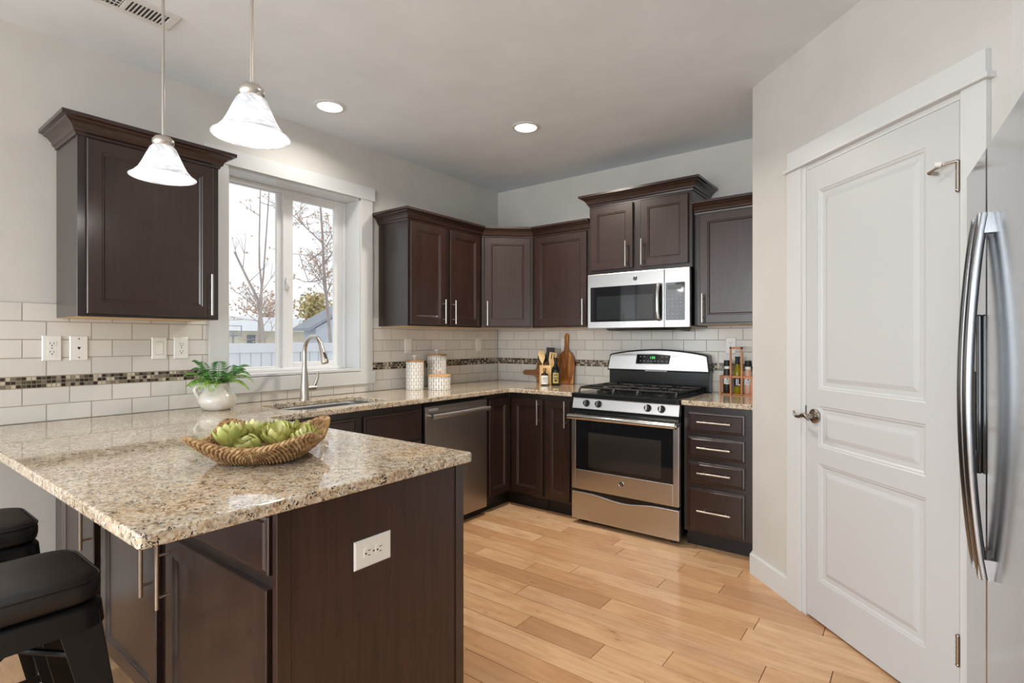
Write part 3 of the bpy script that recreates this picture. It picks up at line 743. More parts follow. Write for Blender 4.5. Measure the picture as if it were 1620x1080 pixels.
ds = obj('display_panel', tilt([(1.447, 1.109), (1.703, 1.109), (1.714, 1.173), (1.58, 1.180), (1.454, 1.174)], .001, .005), M_blackgloss, fcp)
# seven-segment clock digits and small button marks
dg = MB()
SEG = {'0': 'abcdef', '1': 'bc', '2': 'abged', '8': 'abcdefg', '5': 'afgcd', '3': 'abgcd'}
def digit(mb, ch, x, z, w_=.0085, h_=.016, t=.0019):
    S = {'a': (x, x+w_, z+h_-t, z+h_), 'd': (x, x+w_, z, z+t), 'g': (x, x+w_, z+h_/2-t/2, z+h_/2+t/2), 'f': (x, x+t, z+h_/2, z+h_), 'e': (x, x+t, z, z+h_/2), 'b': (x+w_-t, x+w_, z+h_/2, z+h_), 'c': (x+w_-t, x+w_, z, z+h_/2)}
    for s_ in SEG[ch]:
        a, b, c, d = S[s_]; mb.add(tilt([(a, c), (b, c), (b, d), (a, d)], .0052, .0060))
for ch, x in (('1', 1.553), ('0', 1.572), ('0', 1.586)): digit(dg, ch, x, 1.147)
obj('clock_digits', dg, M_digits, ds)
gp_ = simple('grey_print', (150, 152, 154), .5)
for zz, xs_ in ((1.158, (1.475, 1.505, 1.645, 1.678)), (1.126, (1.475, 1.505, 1.535, 1.560, 1.590, 1.615, 1.645, 1.678))):
    bt = MB()
    for x in xs_: bt.add(tilt([(x, zz), (x+.012, zz), (x+.012, zz+.006), (x, zz+.006)], .0052, .0058))
    obj('printed_lettering', bt, gp_, ds)
obj('backguard_trim', MB().box(XM-.08, XM+.09, -.110, -.104, 1.053, 1.0585), M_chrome, bg)
def badge(parent, c, r, ny=-1):
    o = obj('badge', MB().tube([(c[0], c[1]+.003, c[2]), (c[0], c[1], c[2])], r, 28), simple('badge_dark', (54, 52, 52), .3, .6), parent, smooth=True)
    g = MB(); g.tube([(c[0]+r*.9*math.cos(2*math.pi*i/28), c[1]-.0008, c[2]+r*.9*math.sin(2*math.pi*i/28)) for i in range(28)], r*.09, 8, closed=True)
    for sgn in (-1, 1):
        g.tube([(c[0]+sgn*r*(.12+.42*math.cos(t_)*.8), c[1]-.001, c[2]+r*.5*math.sin(t_)*(1-.15*sgn)) for t_ in [R(60+250*i/12) for i in range(13)]], r*.075, 6)
    g.tube([(c[0]-r*.5, c[1]-.001, c[2]-r*.1), (c[0]-r*.1, c[1]-.001, c[2]+r*.05), (c[0]+r*.5, c[1]-.001, c[2]+r*.12)], r*.06, 6)
    obj('badge_script', g, M_chrome, o, smooth=True)
badge(od, (1.597, SY-.003, .331), .0185)

# ------------------------------------------------------------------ microwave
mx0, mx1, mz0, mz1, mf = 1.188, 1.957, 1.372, 1.772, -.402
mw_ = thing('microwave', 'over-the-range stainless steel microwave with black window', 'microwave', (1.57, -.2, mz0))
obj('body', MB().box(mx0+.004, mx1-.004, mf+.028, -.010, mz0+.004, mz1-.002), M_enamel, mw_, bevel=.003)
obj('underside_vent', MB().prism([(-.36, mz0+.004), (-.03, mz0+.004), (-.06, mz0-.022), (-.30, mz0-.016)], mx0+.12, mx1-.12, 'x'), M_enamel, mw_)
md = obj('door', MB().box(mx0, 1.781, mf, mf+.027, mz0, mz1), M_steel, mw_, bevel=.004)
obj('door_glass', MB().prism(rr(1.214, 1.772, 1.420, 1.676, .006), mf-.0015, mf+.002, 'y'), M_blackgloss, md)
obj('viewing_window', MB().box(1.268, 1.703, mf-.0022, mf-.0010, 1.436, 1.606), M_mwglass, md)
obj('door_handle', MB().tube([(1.748, mf-.001, 1.424), (1.746, mf-.022, 1.434), (1.744, mf-.032, 1.49), (1.744, mf-.034, 1.55), (1.744, mf-.032, 1.61), (1.746, mf-.022, 1.662), (1.748, mf-.001, 1.672)], .013, 14, flat=.7, up=(0, 1, 0)), M_chrome, md, smooth=True)
badge(md, (1.571, mf-.003, 1.722), .0165)
mc = obj('control_panel', MB().box(1.783, mx1, mf, mf+.027, mz0, mz1), M_steel, mw_, bevel=.004)
kp = obj('keypad', MB().prism(rr(1.792, 1.926, 1.420, 1.676, .006), mf-.0015, mf+.002, 'y'), M_blackgloss, mc)
dsp = MB().box(1.806, 1.900, mf-.0026, mf-.0012, 1.628, 1.658)
obj('display', dsp, simple('unlit_display', (70, 74, 70), .2), kp)
for r_ in range(7):
    km = MB()
    for c_ in range(4): km.box(1.808+c_*.028, 1.816+c_*.028+(.004 if r_ % 2 else 0), mf-.0023, mf-.0012, 1.436+r_*.025, 1.439+r_*.025+(.003 if c_ % 2 else 0))
    obj('printed_lettering', km, gp_, kp)

# ------------------------------------------------------------------ dishwasher
dy0, dy1 = -1.532, -.914; df = .632
dw = thing('dishwasher', 'stainless steel dishwasher under the countertop between sink cabinet and corner cabinet', 'dishwasher', (.3, -1.22, 0))
obj('tub', MB().box(.02, df-.022, dy0+.003, dy1-.003, .1, .870), M_enamel, dw)
obj('toe_panel', MB().box(.03, df-.055, dy0+.004, dy1-.004, .0005, .099), M_kick, dw)
dd = obj('door', MB().box(df-.021, df+.004, dy0+.002, dy1-.002, .062, .852), M_dwsteel, dw, bevel=.004)
ho = MB().tube([(df+.044, dy0+.025, .790), (df+.046, -1.22, .790), (df+.044, dy1-.020, .790)], .014, 14, flat=1.25, up=(0, 0, 1))
for y in (dy0+.035, dy1-.03): ho.tube([(df+.003, y, .790), (df+.044, y, .790)], .011, 12)
obj('handle', ho, M_steel, dd, smooth=True)
tm = MB()
for i in range(8):
    tm.box(df+.0042, df+.0048, dy0+.030+i*.0115, dy0+.038+i*.0115, .824, .8275)
    if i < 7: tm.box(df+.0042, df+.0048, dy0+.030+i*.012, dy0+.039+i*.012, .832, .837)
obj('lettering', tm, M_label, dd)

# ------------------------------------------------------------------ refrigerator (turned about four degrees)
FRM = Matrix.Translation((3.283, -1.80, 0)) @ Matrix.Rotation(R(-90+4.25), 4, 'Z')   # local x: from far edge toward the camera, local -y: into the room
fr = thing('refrigerator', 'stainless steel side-by-side refrigerator with curved handles beside the pantry door', 'refrigerator', tuple(FRM @ Vector((.455, .35, 0))))
def fm(mb): return MB().add(mb, FRM)
FH = 1.78
obj('cabinet', fm(MB().box(.004, .906, .075, .66, .03, FH-.02)), M_fridgegrey, fr, bevel=.004)
obj('toe_grille', fm(MB().box(.01, .90, .06, .4, .0005, .045)), M_enamel, fr)
SEAM = .312
fd = obj('freezer_door', fm(MB().box(0, SEAM-.003, 0, .073, .05, FH)), M_steelz, fr, bevel=.008, seg=3)
rd = obj('fridge_door', fm(MB().box(SEAM+.003, .910, 0, .073, .05, FH)), M_steelz, fr, bevel=.008, seg=3)
for a_ in (.005, .84): obj('hinge_cover', fm(MB().box(a_, a_+.065, .02, .14, FH-.0195, FH+.012)), M_fridgegrey, fr, bevel=.004)
def bow(s, side):
    z0, z1 = .690, 1.600; pts = []; N_ = 20
    for i in range(N_+1):
        t = i/N_; pts.append((s, -.012-.030*math.sin(math.pi*t)**.8, z0+(z1-z0)*t))
    mb = MB().tube(pts, .017, 14, flat=.72, up=(0, 1, 0))
    mb.box(s-.014, s+.014, -.024, .0005, z0, z0+.05).box(s-.014, s+.014, -.024, .0005, z1-.05, z1)
    return fm(mb)
obj('handle', bow(SEAM-.042, -1), M_handle, fd, smooth=True)
obj('handle', bow(SEAM+.042, 1), M_handle, rd, smooth=True)
dp = obj('dispenser', fm(MB().box(.105, .255, -.012, .0, .93, 1.352)), M_blackgloss, fd, bevel=.004)
obj('dispenser_recess', fm(MB().box(.120, .240, -.0135, -.0115, .99, 1.20)), M_slot, dp)

# ------------------------------------------------------------------ outlets and switches
def plate(kind, label, M, horiz=False, w_=.071, h_=.116):
    """built facing local -y at the origin, then placed with M"""
    cat = {'outlet': 'outlet', 'switch': 'light switch', 'jack': 'wall jack'}[kind]
    t = thing({'outlet': 'wall_outlet', 'switch': 'light_switch', 'jack': 'phone_jack'}[kind], label, cat, tuple(M @ Vector((0, 0, 0))), 0, 'white wall plates')
    def b(mb): return MB().add(mb, M @ (Matrix.Rotation(R(90), 4, 'Y') if horiz else Matrix()))
    hw, hh = w_/2, h_/2
    obj('cover_plate', b(MB().loops([[(-hw+i, y, -hh+i), (hw-i, y, -hh+i), (hw-i, y, hh-i), (-hw+i, y, hh-i)] for i, y in ((0, -.0003), (0, -.003), (.004, -.0058))])), M_plate, t)
    if kind == 'outlet':
        for s in (-1, 1):
            z = s*.0195
            r = obj('receptacle', b(MB().prism([(.0165*math.cos(R(a)), z+max(-.0135, min(.0135, .0165*math.sin(R(a))))) for a in range(0, 360, 15)], -.0078, -.0057, 'y')), M_plate, t)
            obj('slots', b(MB().box(-.0075, -.0055, -.0083, -.0077, z-.001, z+.008).box(.0055, .0075, -.0083, -.0077, z-.001, z+.007).cyl((0, -.0083, z-.0075), (0, -.0077, z-.0075), .0028, n=10)), M_slot, r)
        obj('screw', b(MB().cyl((0, -.0066, 0), (0, -.0056, 0), .0025, n=10)), M_slot, t)
    elif kind == 'switch':
        obj('rocker_gap', b(MB().box(-.0178, .0178, -.0061, -.0057, -.0343, .0343)), M_grout, t)
        obj('rocker', b(MB().box(-.0165, .0165, -.0085, -.0057, -.033, .033)), M_plate, t, bevel=.002)
    else:
        obj('jack_socket', b(MB().prism([(-.007, .004), (-.004, .006), (.004, .006), (.007, .004), (0, -.008)], -.0066, -.0057, 'y').cyl((0, -.0066, .044), (0, -.0057, .044), .003, n=10).cyl((0, -.0066, -.044), (0, -.0057, -.044), .003, n=10)), M_slot, t)
    return t
ML = lambda y, z, x=.0078: Matrix.Translation((x, y, z)) @ Matrix.Rotation(R(90), 4, 'Z')
MBk = lambda x, z, y=-.0078: Matrix.Translation((x, y, z))
plate('outlet', 'white wall outlet at the left edge, left of the phone jack', ML(-3.265, 1.248))
plate('jack', 'white wall plate with one small dark jack below the left wall cabinet', ML(-3.166, 1.247))
plate('switch', 'white rocker switch on the tiles between phone jack and window outlet', ML(-2.830, 1.243))
plate('outlet', 'white wall outlet on the tiles just left of the window, above the fern', ML(-2.726, 1.243))
plate('switch', 'white wall switch on the tiles above the tall canisters', ML(-1.120, 1.240))
plate('switch', 'white wall switch on the tiles nearest the room corner', ML(-.287, 1.245))
plate('switch', 'white wall plate half hidden behind the handle of the acacia cutting board', MBk(.743, 1.245))
plate('outlet', 'white wall outlet behind the wooden bottle rack', MBk(2.112, 1.247))
plate('outlet', 'white sideways outlet on the dark end panel of the peninsula', Matrix.Translation((1.9573, -2.982, .699)) @ Matrix.Rotation(R(90), 4, 'Z'), True, .078, .124)

# ------------------------------------------------------------------ ceiling: pendants, recessed lights, vent
def pendant():
    px, py, zr = 0.0, 0.0, 1.895
    t = thing('pendant_light', 'white glass bell pendant light hanging nearer the window wall, in front of the left cabinet', 'pendant light', (px, py, H), 0, 'pendant lights over the peninsula')
    obj('canopy', MB().lathe([(.062, -.0005), (.060, -.018), (.02, -.026)], (0, 0, 0), 28), M_nickel, t, world=False, smooth=True)
    obj('rod', MB().cyl((0, 0, -.02), (0, 0, 2.05-H), .0052, n=14), M_nickel, t, world=False, smooth=True)
    obj('collar', MB().lathe([(.008, .062), (.026, .055), (.036, .042), (.036, .030), (.031, .022), (.034, .012), (.034, .0)], (0, 0, 1.992-H), 28), M_nickel, t, world=False, smooth=True)
    obj('thumb_screw', MB().cyl((.030, .0, 2.012-H), (.046, 0, 2.012-H), .004, n=10), M_nickel, t, world=False, smooth=True)
    pr = [(.034, .118), (.043, .108), (.052, .088), (.066, .055), (.080, .028), (.096, .010), (.110, .0)]
    sm = MB().lathe(pr+[(.1065, .0005)]+[(r-.0035, z-.001) for r, z in pr[::-1][1:]], (0, 0, zr-H), 48, False, False)
    sh = obj('shade', sm, M_shade, t, world=False, smooth='all')
    obj('bulb', MB().sphere((0, 0, zr+.052-H), .029, 20, (1, 1, 1.15)), M_bulb, t, world=False, smooth='all')
    return t
p_ = pendant(); p_.location = (.91, -3.13, H)
dup(p_, (1.577, -3.13, H), None, 'white glass bell pendant light hanging in front of the window header')
for x in (.91, 1.577):
    l = bpy.data.lights.new('pendant_bulb_light', 'POINT'); l.energy = 1.3; l.shadow_soft_size = .03; l.color = (1, .96, .9)
    o = bpy.data.objects.new('pendant_bulb_light', l); COL.objects.link(o); o.location = (x, -3.13, 1.90)
def recessed(x, y, label, watt=13, col=(1, .955, .89)):
    t = thing('recessed_light', label, 'ceiling light', (x, y, H), 0, 'recessed ceiling lights')
    obj('trim_ring', MB().lathe([(.070, -.0005), (.092, -.0005), (.092, -.004), (.072, -.008), (.070, -.003)], (x, y, H), 40, False, False), M_white, t, smooth=True)
    obj('diffuser', MB().lathe([(.0005, -.0045), (.071, -.0035)], (x, y, H), 40, False, False), M_can_light, t, smooth=True)
    l = bpy.data.lights.new('recessed_lamp', 'AREA'); l.shape = 'DISK'; l.size = .13; l.energy = watt; l.color = col; l.spread = R(150)
    o = bpy.data.objects.new('recessed_lamp', l); COL.objects.link(o); o.location = (x, y, H-.012)
    return t
recessed(.383, -2.063, 'round recessed ceiling light above the sink', 4.5)
recessed(1.126, -1.104, 'round recessed ceiling light in front of the corner cabinet', 22, (1, .90, .77))
recessed(2.35, -2.3, 'added unseen recessed ceiling light over the aisle near the pantry door', 4.5)  # extra lamp out of view, added as a light source
recessed(2.2, -5.2, 'added unseen recessed ceiling light over the living room')  # another added lamp, behind the camera and never seen
vent = thing('ceiling_vent', 'white rectangular air vent in the ceiling above the left cabinet', 'air vent', (.565, -3.14, H))
vx0, vx1, vy0, vy1 = .487, .640, -3.33, -2.965
vf = MB(); ring2 = [(vx0, vx1, vy0, vy1)]
vf.box(vx0, vx0+.030, vy0, vy1, H-.006, H-.0005).box(vx1-.030, vx1, vy0, vy1, H-.006, H-.0005).box(vx0+.03, vx1-.03, vy0, vy0+.03, H-.006, H-.0005).box(vx0+.03, vx1-.03, vy1-.03, vy1, H-.006, H-.0005).box(vx0+.03, vx1-.03, -3.155, -3.135, H-.006, H-.0005)
obj('vent_frame', vf, M_white, vent, bevel=.001, seg=1)
vb = MB()
for ya, yb_, tl in ((-3.30, -3.155, 0), (-3.135, -2.995, 1)):
    y = ya+.006
    while y < yb_-.004:
        vb.prism([(y, H-.0055), (y+(.006 if tl else .0035), H-.0055), (y+.010-(.006 if not tl else 0), H-.0012), (y+.004-(.002 if not tl else 0), H-.0012)], vx0+.03, vx1-.03, 'x'); y += .0145
for x in (vx0+.055, vx0+.075, vx0+.097): vb.box(x, x+.006, -3.30, -3.155, H-.0058, H-.004)
obj('vent_louvers', vb, M_white, vent)
obj('vent_duct', MB().box(vx0+.028, vx1-.028, vy0+.028, vy1-.028, H-.001, H-.0004), M_slot, vent)

# ------------------------------------------------------------------ things on the counter
CZ = .9143
# pitcher with fern
pc = (.185, -2.615, CZ)
pt = thing('pitcher', 'rounded mottled white ceramic pitcher holding a fern, left of the sink', 'pitcher', pc)
prof = [(.058, 0), (.066, .004), (.085, .022), (.094, .045), (.093, .062), (.080, .085), (.062, .105), (.055, .122), (.057, .138), (.060, .142), (.056, .142), (.051, .122), (.057, .104), (.074, .085)]
obj('body', MB().lathe(prof, pc, 40, True, False), M_ceramic, pt, smooth=True)
hd_ = Vector((-.62, -.785, 0)).normalized(); P0 = Vector(pc)
hp = [P0+hd_*r+Vector((0, 0, z)) for r, z in ((.055, .128), (.078, .132), (.098, .126), (.108, .108), (.104, .090), (.094, .074), (.086, .060))]
obj('handle', MB().tube(hp, [.010, .010, .011, .012, .012, .011, .010], 12), M_ceramic, pt, smooth=True)
fe = thing('fern', 'green artificial fern growing out of the white pitcher', 'plant', (pc[0], pc[1], CZ+.10))
obj('moss', MB().sphere((pc[0], pc[1], CZ+.128), .05, 14, (1, 1, .35)), M_fernstem, fe, smooth=True)
def frond(az, L, lift, droop, bright):
    n = 15; mb = MB(); pts = []
    d = Vector((math.cos(az), math.sin(az), 0)); sd = Vector((-d.y, d.x, 0))
    for i in range(n+1):
        t = i/n; pts.append(Vector((pc[0], pc[1], CZ+.130)) + d*(L*t*(1-.12*t*t)+.012) + Vector((0, 0, lift*math.sin(min(t*1.5, 1.57))-droop*t*t)))
    mb.cur = .2+bright*.3; mb.tube(pts, [.0018*(1-.7*i/n) for i in range(n+1)], 5)
    for i in range(2, n+1):
        t = i/n; p = pts[i]; tg = (pts[i]-pts[i-1]).normalized(); up = sd.cross(tg).normalized()
        ll = .042*math.sin(math.pi*min(1, t*.88+.12))**.7+.006
        for s in (-1, 1):
            mb.cur = min(1, max(.02, bright+random.uniform(-.2, .2)))
            ax = (sd*s*.9+tg*.5-Vector((0, 0, .18))+up*.05).normalized(); wv = tg*.0046
            a = p; b = p+ax*ll*.5+up*.004; c = p+ax*ll-Vector((0, 0, ll*.18))
            q = mb.vs([a, b-wv, c, b+wv, a+up*.0004, b-wv+up*.0006, c+up*.0004, b+wv+up*.0006]); mb.face((q, q+1, q+2, q+3)); mb.face((q+7, q+6, q+5, q+4))
    return mb
# the room side may reach far, the wall side stays short
for az, L, lf, dp_, br in ((-100, .150, .05, .055, .85), (-118, .165, .085, .05, .55), (-80, .150, .07, .075, .7), (-60, .14, .06, .075, .9), (-45, .15, .095, .05, .4), (-20, .15, .10, .06, .35), (5, .15, .085, .06, .5), (25, .16, .10, .05, .3), (48, .17, .095, .06, .55), (65, .185, .085, .085, .75), (80, .165, .11, .04, .35), (95, .16, .09, .035, .25), (112, .13, .10, .03, .2), (-135, .13, .10, .04, .15), (-95, .12, .12, .02, .2), (-35, .14, .06, .085, .8), (55, .16, .055, .085, .85), (150, .09, .11, .02, .15), (-150, .10, .11, .02, .2)):
    obj('frond', frond(R(az), L, lf*1.25+.012, dp_*1.25, br), M_fern, fe)

# woven basket with artichokes
bc = Vector((1.514, -3.056, CZ)); BR_ = Matrix.Translation(bc) @ Matrix.Rotation(R(49), 4, 'Z')
def se(a, hx, hy, n_): 
    c, s_ = math.cos(a), math.sin(a); return (hx*math.copysign(abs(c)**(2/n_), c), hy*math.copysign(abs(s_)**(2/n_), s_))
def bsurf(a, t, off=0):
    cx_, cy_ = se(a, .112+off, .125+off, 3.2); rx, ry = se(a, .176+off, .196+off, 6)
    k_ = (abs(rx)/(.176+off))**2*(abs(ry)/(.196+off))**2; e_ = t**.85
    x = cx_+(rx-cx_)*e_; y = cy_+(ry-cy_)*e_; ext = 1+.14*k_*k_*t*t
    return Vector((x*ext, y*ext, .006+t*(.050+.056*k_)))
bk = thing('basket', 'woven seagrass basket with four upturned corners on the peninsula', 'basket', tuple(bc))
NA = 660; sh = MB()
AN = [2*math.pi*i/7200 for i in range(7201)]; PL = [bsurf(a, .7) for a in AN]; CL = [0]
for i in range(7200): CL.append(CL[-1]+(PL[i+1]-PL[i]).length)
def even(n_):
    out_ = []; j = 0
    for i in range(n_):
        while CL[j+1] < CL[-1]*i/n_: j += 1
        out_.append(AN[j]+(AN[1])*(CL[-1]*i/n_-CL[j])/(CL[j+1]-CL[j]))
    return out_
EA = even(NA)
rings = [[BR_ @ bsurf(EA[i], t) for i in range(NA)] for t in (0, .2, .4, .6, .8, 1)]
inner = [[BR_ @ (bsurf(EA[i], t, -.008)+Vector((0, 0, .004))) for i in range(NA)] for t in (1, .8, .6, .4, .2, 0)]
sh.loops(rings+inner, True, True, True)
rows = 14
for r_ in range(rows):
    t = .03+.95*r_/rows; ph = r_*math.pi
    pts = [BR_ @ (bsurf(EA[i], t, .003)) for i in range(NA)]
    sh.tube(pts, [.0034+.0022*math.sin(110*2*math.pi*i/NA*1.0+ph) for i in range(NA)], 7, closed=True)
    if r_ > 2:
        pts = [BR_ @ (bsurf(EA[i], t, -.010)+Vector((0, 0, .004))) for i in range(NA)]
        sh.tube(pts, [.0032+.0020*math.sin(110*2*math.pi*i/NA+ph) for i in range(NA)], 6, closed=True)
obj('woven_shell', sh, M_basket, bk, smooth='all')
rim = MB(); NB = 480; EB = even(NB)
for ph in (0, math.pi):
    pts = []
    for i in range(NB):
        p = bsurf(EB[i], 1, -.003); tw = 48*2*math.pi*i/NB+ph
        nrm = Vector((p.x, p.y, 0)).normalized(); pts.append(BR_ @ (p+nrm*.0035*math.cos(tw)+Vector((0, 0, .002+.0035*math.sin(tw)))))
    rim.tube(pts, .0044, 7, closed=True)
obj('twisted_rim', rim, M_basket, bk, smooth='all')
def artichoke(c, r, tilt_, az, open_=.5):
    mb = MB(); Mx = Matrix.Translation(c) @ Matrix.Rotation(az, 4, 'Z') @ Matrix.Rotation(tilt_, 4, 'Y')
    mb.cur = .3; mb.add(MB().sphere((0, 0, 0), r*.72, 14, (1, 1, 1.0)), Mx)
    dense = open_ < .2; rowsn = 6 if dense else 4; k_ = 0
    for ro in range(rowsn):
        cnt = 9-ro if dense else (8, 7, 5, 3)[ro]; th0 = .95-ro*.30      # latitude of the leaf base
        for i in range(cnt):
            a = 2*math.pi*(i+(ro % 2)*.5)/cnt; k_ += 1
            la = -0.5+ro*.30 if dense else -.45+ro*.42; out = open_*(1-ro/rowsn)
            b0 = Vector((math.cos(a)*math.cos(la), math.sin(a)*math.cos(la), math.sin(la)))*r*.70
            sd = Vector((-math.sin(a), math.cos(a), 0)); rd_ = Vector((math.cos(a), math.sin(a), 0))
            lg = r*(1.12-.08*ro) if dense else r*(1.18-.11*ro); wd = r*(.37-.025*ro) if dense else r*(.46-.05*ro); g = []
            for j, (tt, ww, oo) in enumerate(((0, .7, 0), (.3, 1.0, .16), (.58, .82, .26), (.84, .42, .26), (1, .03, .22))):
                ctr = b0+Vector((0, 0, 1))*lg*tt*.95+rd_*(r*(oo+out*tt*.55)-(b0.xy.length*tt*.45 if ro > 1 else b0.xy.length*tt*.12))
                g.append([ctr+sd*wd*ww*u-rd_*abs(u)*wd*.35*ww for u in (-1, -.5, 0, .5, 1)])
            mb.cur = min(1, max(.02, .30+(.12 if dense else .18)*ro+random.uniform(-.12, .25)))
            bs = len(mb.v)
            for th in (0, .0022):
                for row in g: mb.v += [tuple(Mx @ (p-rd_*th)) for p in row]
            for th in (0, 1):
                for j in range(4):
                    for i_ in range(4):
                        q0 = bs+th*25+j*5+i_; q = (q0, q0+1, q0+6, q0+5); mb.face(q if th == 0 else q[::-1])
    return mb
ART = [((-.100, .000), .039, 18, 170, .7, 'artichoke at the left end of the basket'),
       ((-.048, .072), .038, 14, 120, .7, 'artichoke in the back row of the basket, left of the middle'),
       ((.028, .084), .036, 14, 80, .65, 'artichoke in the back row of the basket, middle'),
       ((.094, .062), .036, 16, 40, .65, 'artichoke in the back row of the basket, right of the middle'),
       ((.122, -.016), .034, 20, -10, .7, 'artichoke at the right end of the basket'),
       ((-.022, -.066), .034, 70, -80, .05, 'tight round artichoke lying at the front of the basket'),
       ((.046, -.012), .039, 12, -60, .7, 'opened artichoke in the centre of the basket, right of the tight one')]
for (x, y), r, tl, az, op, lb in ART:
    r *= 1.16; c = BR_ @ Vector((x*.98, y*.98, .016+r*.80)); o = artichoke(c, r, R(tl), R(az), op)
    t = tag(obj('artichoke', o, M_petal, smooth='all'), lb, 'artichoke', 'artichokes in the basket')

# canisters
def canister(c, r, h_, lid, label, wood):
    t = thing('canister', label, 'canister', c, 0, 'white patterned canisters')
    obj('body', MB().lathe([(r-.003, 0), (r, .003), (r, h_), (r-.003, h_)], (0, 0, 0), 40), M_can, t, world=False, smooth=True)
    ld_ = obj('lid', MB().lathe([(r-.004, h_+.0005), (r+.003, h_+.001), (r+.003, h_+lid), (r-.002, h_+lid+.002)], (0, 0, 0), 40), wood, t, world=False, smooth=True)
    z = h_+lid+.002
    obj('knob', MB().lathe([(.007, z), (.007, z+.012), (.012, z+.018), (.020, z+.030), (.019, z+.036), (.008, z+.041)], (0, 0, 0), 20), M_ceramic, ld_, world=False, smooth=True)
CA = (.145, -1.175, CZ); CB = (.105, -.905, CZ); CC = (.290, -1.060, CZ)
canister(CA, .066, .208, .010, 'tall narrow white patterned canister, leftmost of the three', M_lidwood)
canister(CB, .075, .246, .012, 'tallest white patterned canister, standing behind the short one', M_lidwood)
canister(CC, .082, .098, .013, 'short wide white patterned canister with pale wooden lid', M_lidwood2)

# boards, utensils and bottles in the corner by the range
br = MB(); RBd = Matrix.Translation((.772, -.052, CZ+.001)) @ Matrix.Rotation(R(-5), 4, 'X')
outl = [(-.080, 0), (-.084, .10), (-.080, .20), (-.066, .245), (-.035, .268), (-.020, .285), (-.017, .33), (-.020, .40), (-.014, .425), (0, .432), (.014, .425), (.020, .40), (.017, .33), (.022, .285), (.05, .266), (.078, .23), (.090, .16), (.086, .06), (.084, 0)]
cbd = obj('cutting_board', MB().add(MB().prism(outl, -.010, .010, 'y'), RBd), M_acacia, bevel=.004)
tag(cbd, 'tall paddle-handled acacia cutting board leaning on the tiles left of the range', 'cutting board')
wb = MB(); RW = Matrix.Translation((.535, -.045, CZ+.001)) @ Matrix.Rotation(R(-5), 4, 'X')
outl = [(-.055, 0), (.10, 0), (.10, .185), (-.040, .185), (-.060, .175), (-.062, .125), (-.075, .112), (-.10, .108), (-.185, .106), (-.205, .096), (-.212, .082), (-.203, .068), (-.18, .060), (-.10, .060), (-.075, .050), (-.060, .028)]
tag(obj('cutting_board', MB().add(MB().prism(outl, -.009, .009, 'y'), RW), M_walnut, bevel=.003), 'brown cutting board on its side behind the utensil box, handle pointing left', 'cutting board')
hx, hy = .672, -.165
uh = thing('utensil_holder', 'pale wooden utensil box standing in front of the brown cutting board', 'utensil holder', (hx, hy, CZ))
hw, hh, ht = .052, .160, .008
HR = Matrix.Translation((hx, hy, CZ+.0005)) @ Matrix.Rotation(R(12), 4, 'Z')
obj('box', MB().add(ring(MB().box(-hw, hw, -hw, hw, 0, .008), -hw, hw, -hw, hw, .008, .009, ht, .0) if False else MB().box(-hw, hw, -hw, hw, 0, .008).box(-hw, hw, -hw, -hw+ht, .008, hh).box(-hw, hw, hw-ht, hw, .008, hh).box(-hw, -hw+ht, -hw+ht, hw-ht, .008, hh).box(hw-ht, hw, -hw+ht, hw-ht, .008, hh), HR), M_bamboo, uh, bevel=.0015, seg=1)
def utensil(name, label, base, tip, mat, head, roll=0):
    b_, t_ = Vector(base), Vector(tip); d = (t_-b_); L = d.length; d.normalize()
    cd_ = (cam.location-t_); cd_ = (cd_-d*cd_.dot(d)).normalized(); sd = d.cross(cd_)
    Mx = Matrix((sd, d, cd_)).transposed().to_4x4(); Mx.translation = b_
    mb = MB().tube([(0, 0, 0), (0, L*.5, 0), (0, L-.06, 0)], [.006, .005, .0045], 8)
    mb.add(head(L)); 
    return tag(obj(name, MB().add(mb, Mx), mat, smooth=True), label, 'utensil', 'cooking utensils in the wooden box')
def blade(L, pts, th=.004): return MB().prism([(x, L+y) for x, y in pts], -th/2, th/2)
zc = CZ+.012
utensil('ladle', 'black ladle leaning furthest left in the utensil box', (hx-.026, hy+.026, zc), (hx-.080, hy+.034, CZ+.235), M_silicone, lambda L: MB().sphere((0, L-.015, -.012), .042, 16, (.95, 1.1, .5)))
utensil('wooden_spoon', 'pale wooden spoon with notched tip in the utensil box', (hx-.012, hy-.028, zc), (hx-.040, hy-.034, CZ+.265), M_beech, lambda L: MB().prism([(.006, L-.085), (.026, L-.045), (.028, L-.005), (.020, L+.022), (.010, L+.010), (.004, L+.024), (-.004, L+.010), (-.012, L+.024), (-.024, L+.008), (-.028, L-.02), (-.022, L-.055), (-.006, L-.085)], -.003, .003))
utensil('slotted_spoon', 'black spoon standing behind the wooden spoon in the utensil box', (hx-.004, hy+.030, zc), (hx-.010, hy+.040, CZ+.262), M_silicone, lambda L: MB().sphere((0, L-.01, 0), .036, 14, (.8, 1.2, .3)))
utensil('spatula', 'broad black spatula leaning right in the utensil box', (hx+.012, hy+.006, zc), (hx+.028, hy+.004, CZ+.285), M_silicone, lambda L: blade(L, [(.012, -.105), (.033, -.06), (.036, .025), (-.036, .025), (-.033, -.06), (-.012, -.105)]))
utensil('slotted_turner', 'pale wooden slotted turner leaning furthest right in the utensil box', (hx+.028, hy-.024, zc), (hx+.070, hy-.030, CZ+.225), M_beech, lambda L: MB().prism([(-.03, L-.02), (-.012, L-.085), (.012, L-.085), (.030, L-.02), (.030, L-.012), (-.030, L-.012)], -.003, .003).box(-.030, -.014, L-.012, L+.035, -.003, .003).box(-.007, .007, L-.012, L+.035, -.003, .003).box(.014, .030, L-.012, L+.035, -.003, .003).box(-.03, .03, L+.035, L+.045, -.003, .003))
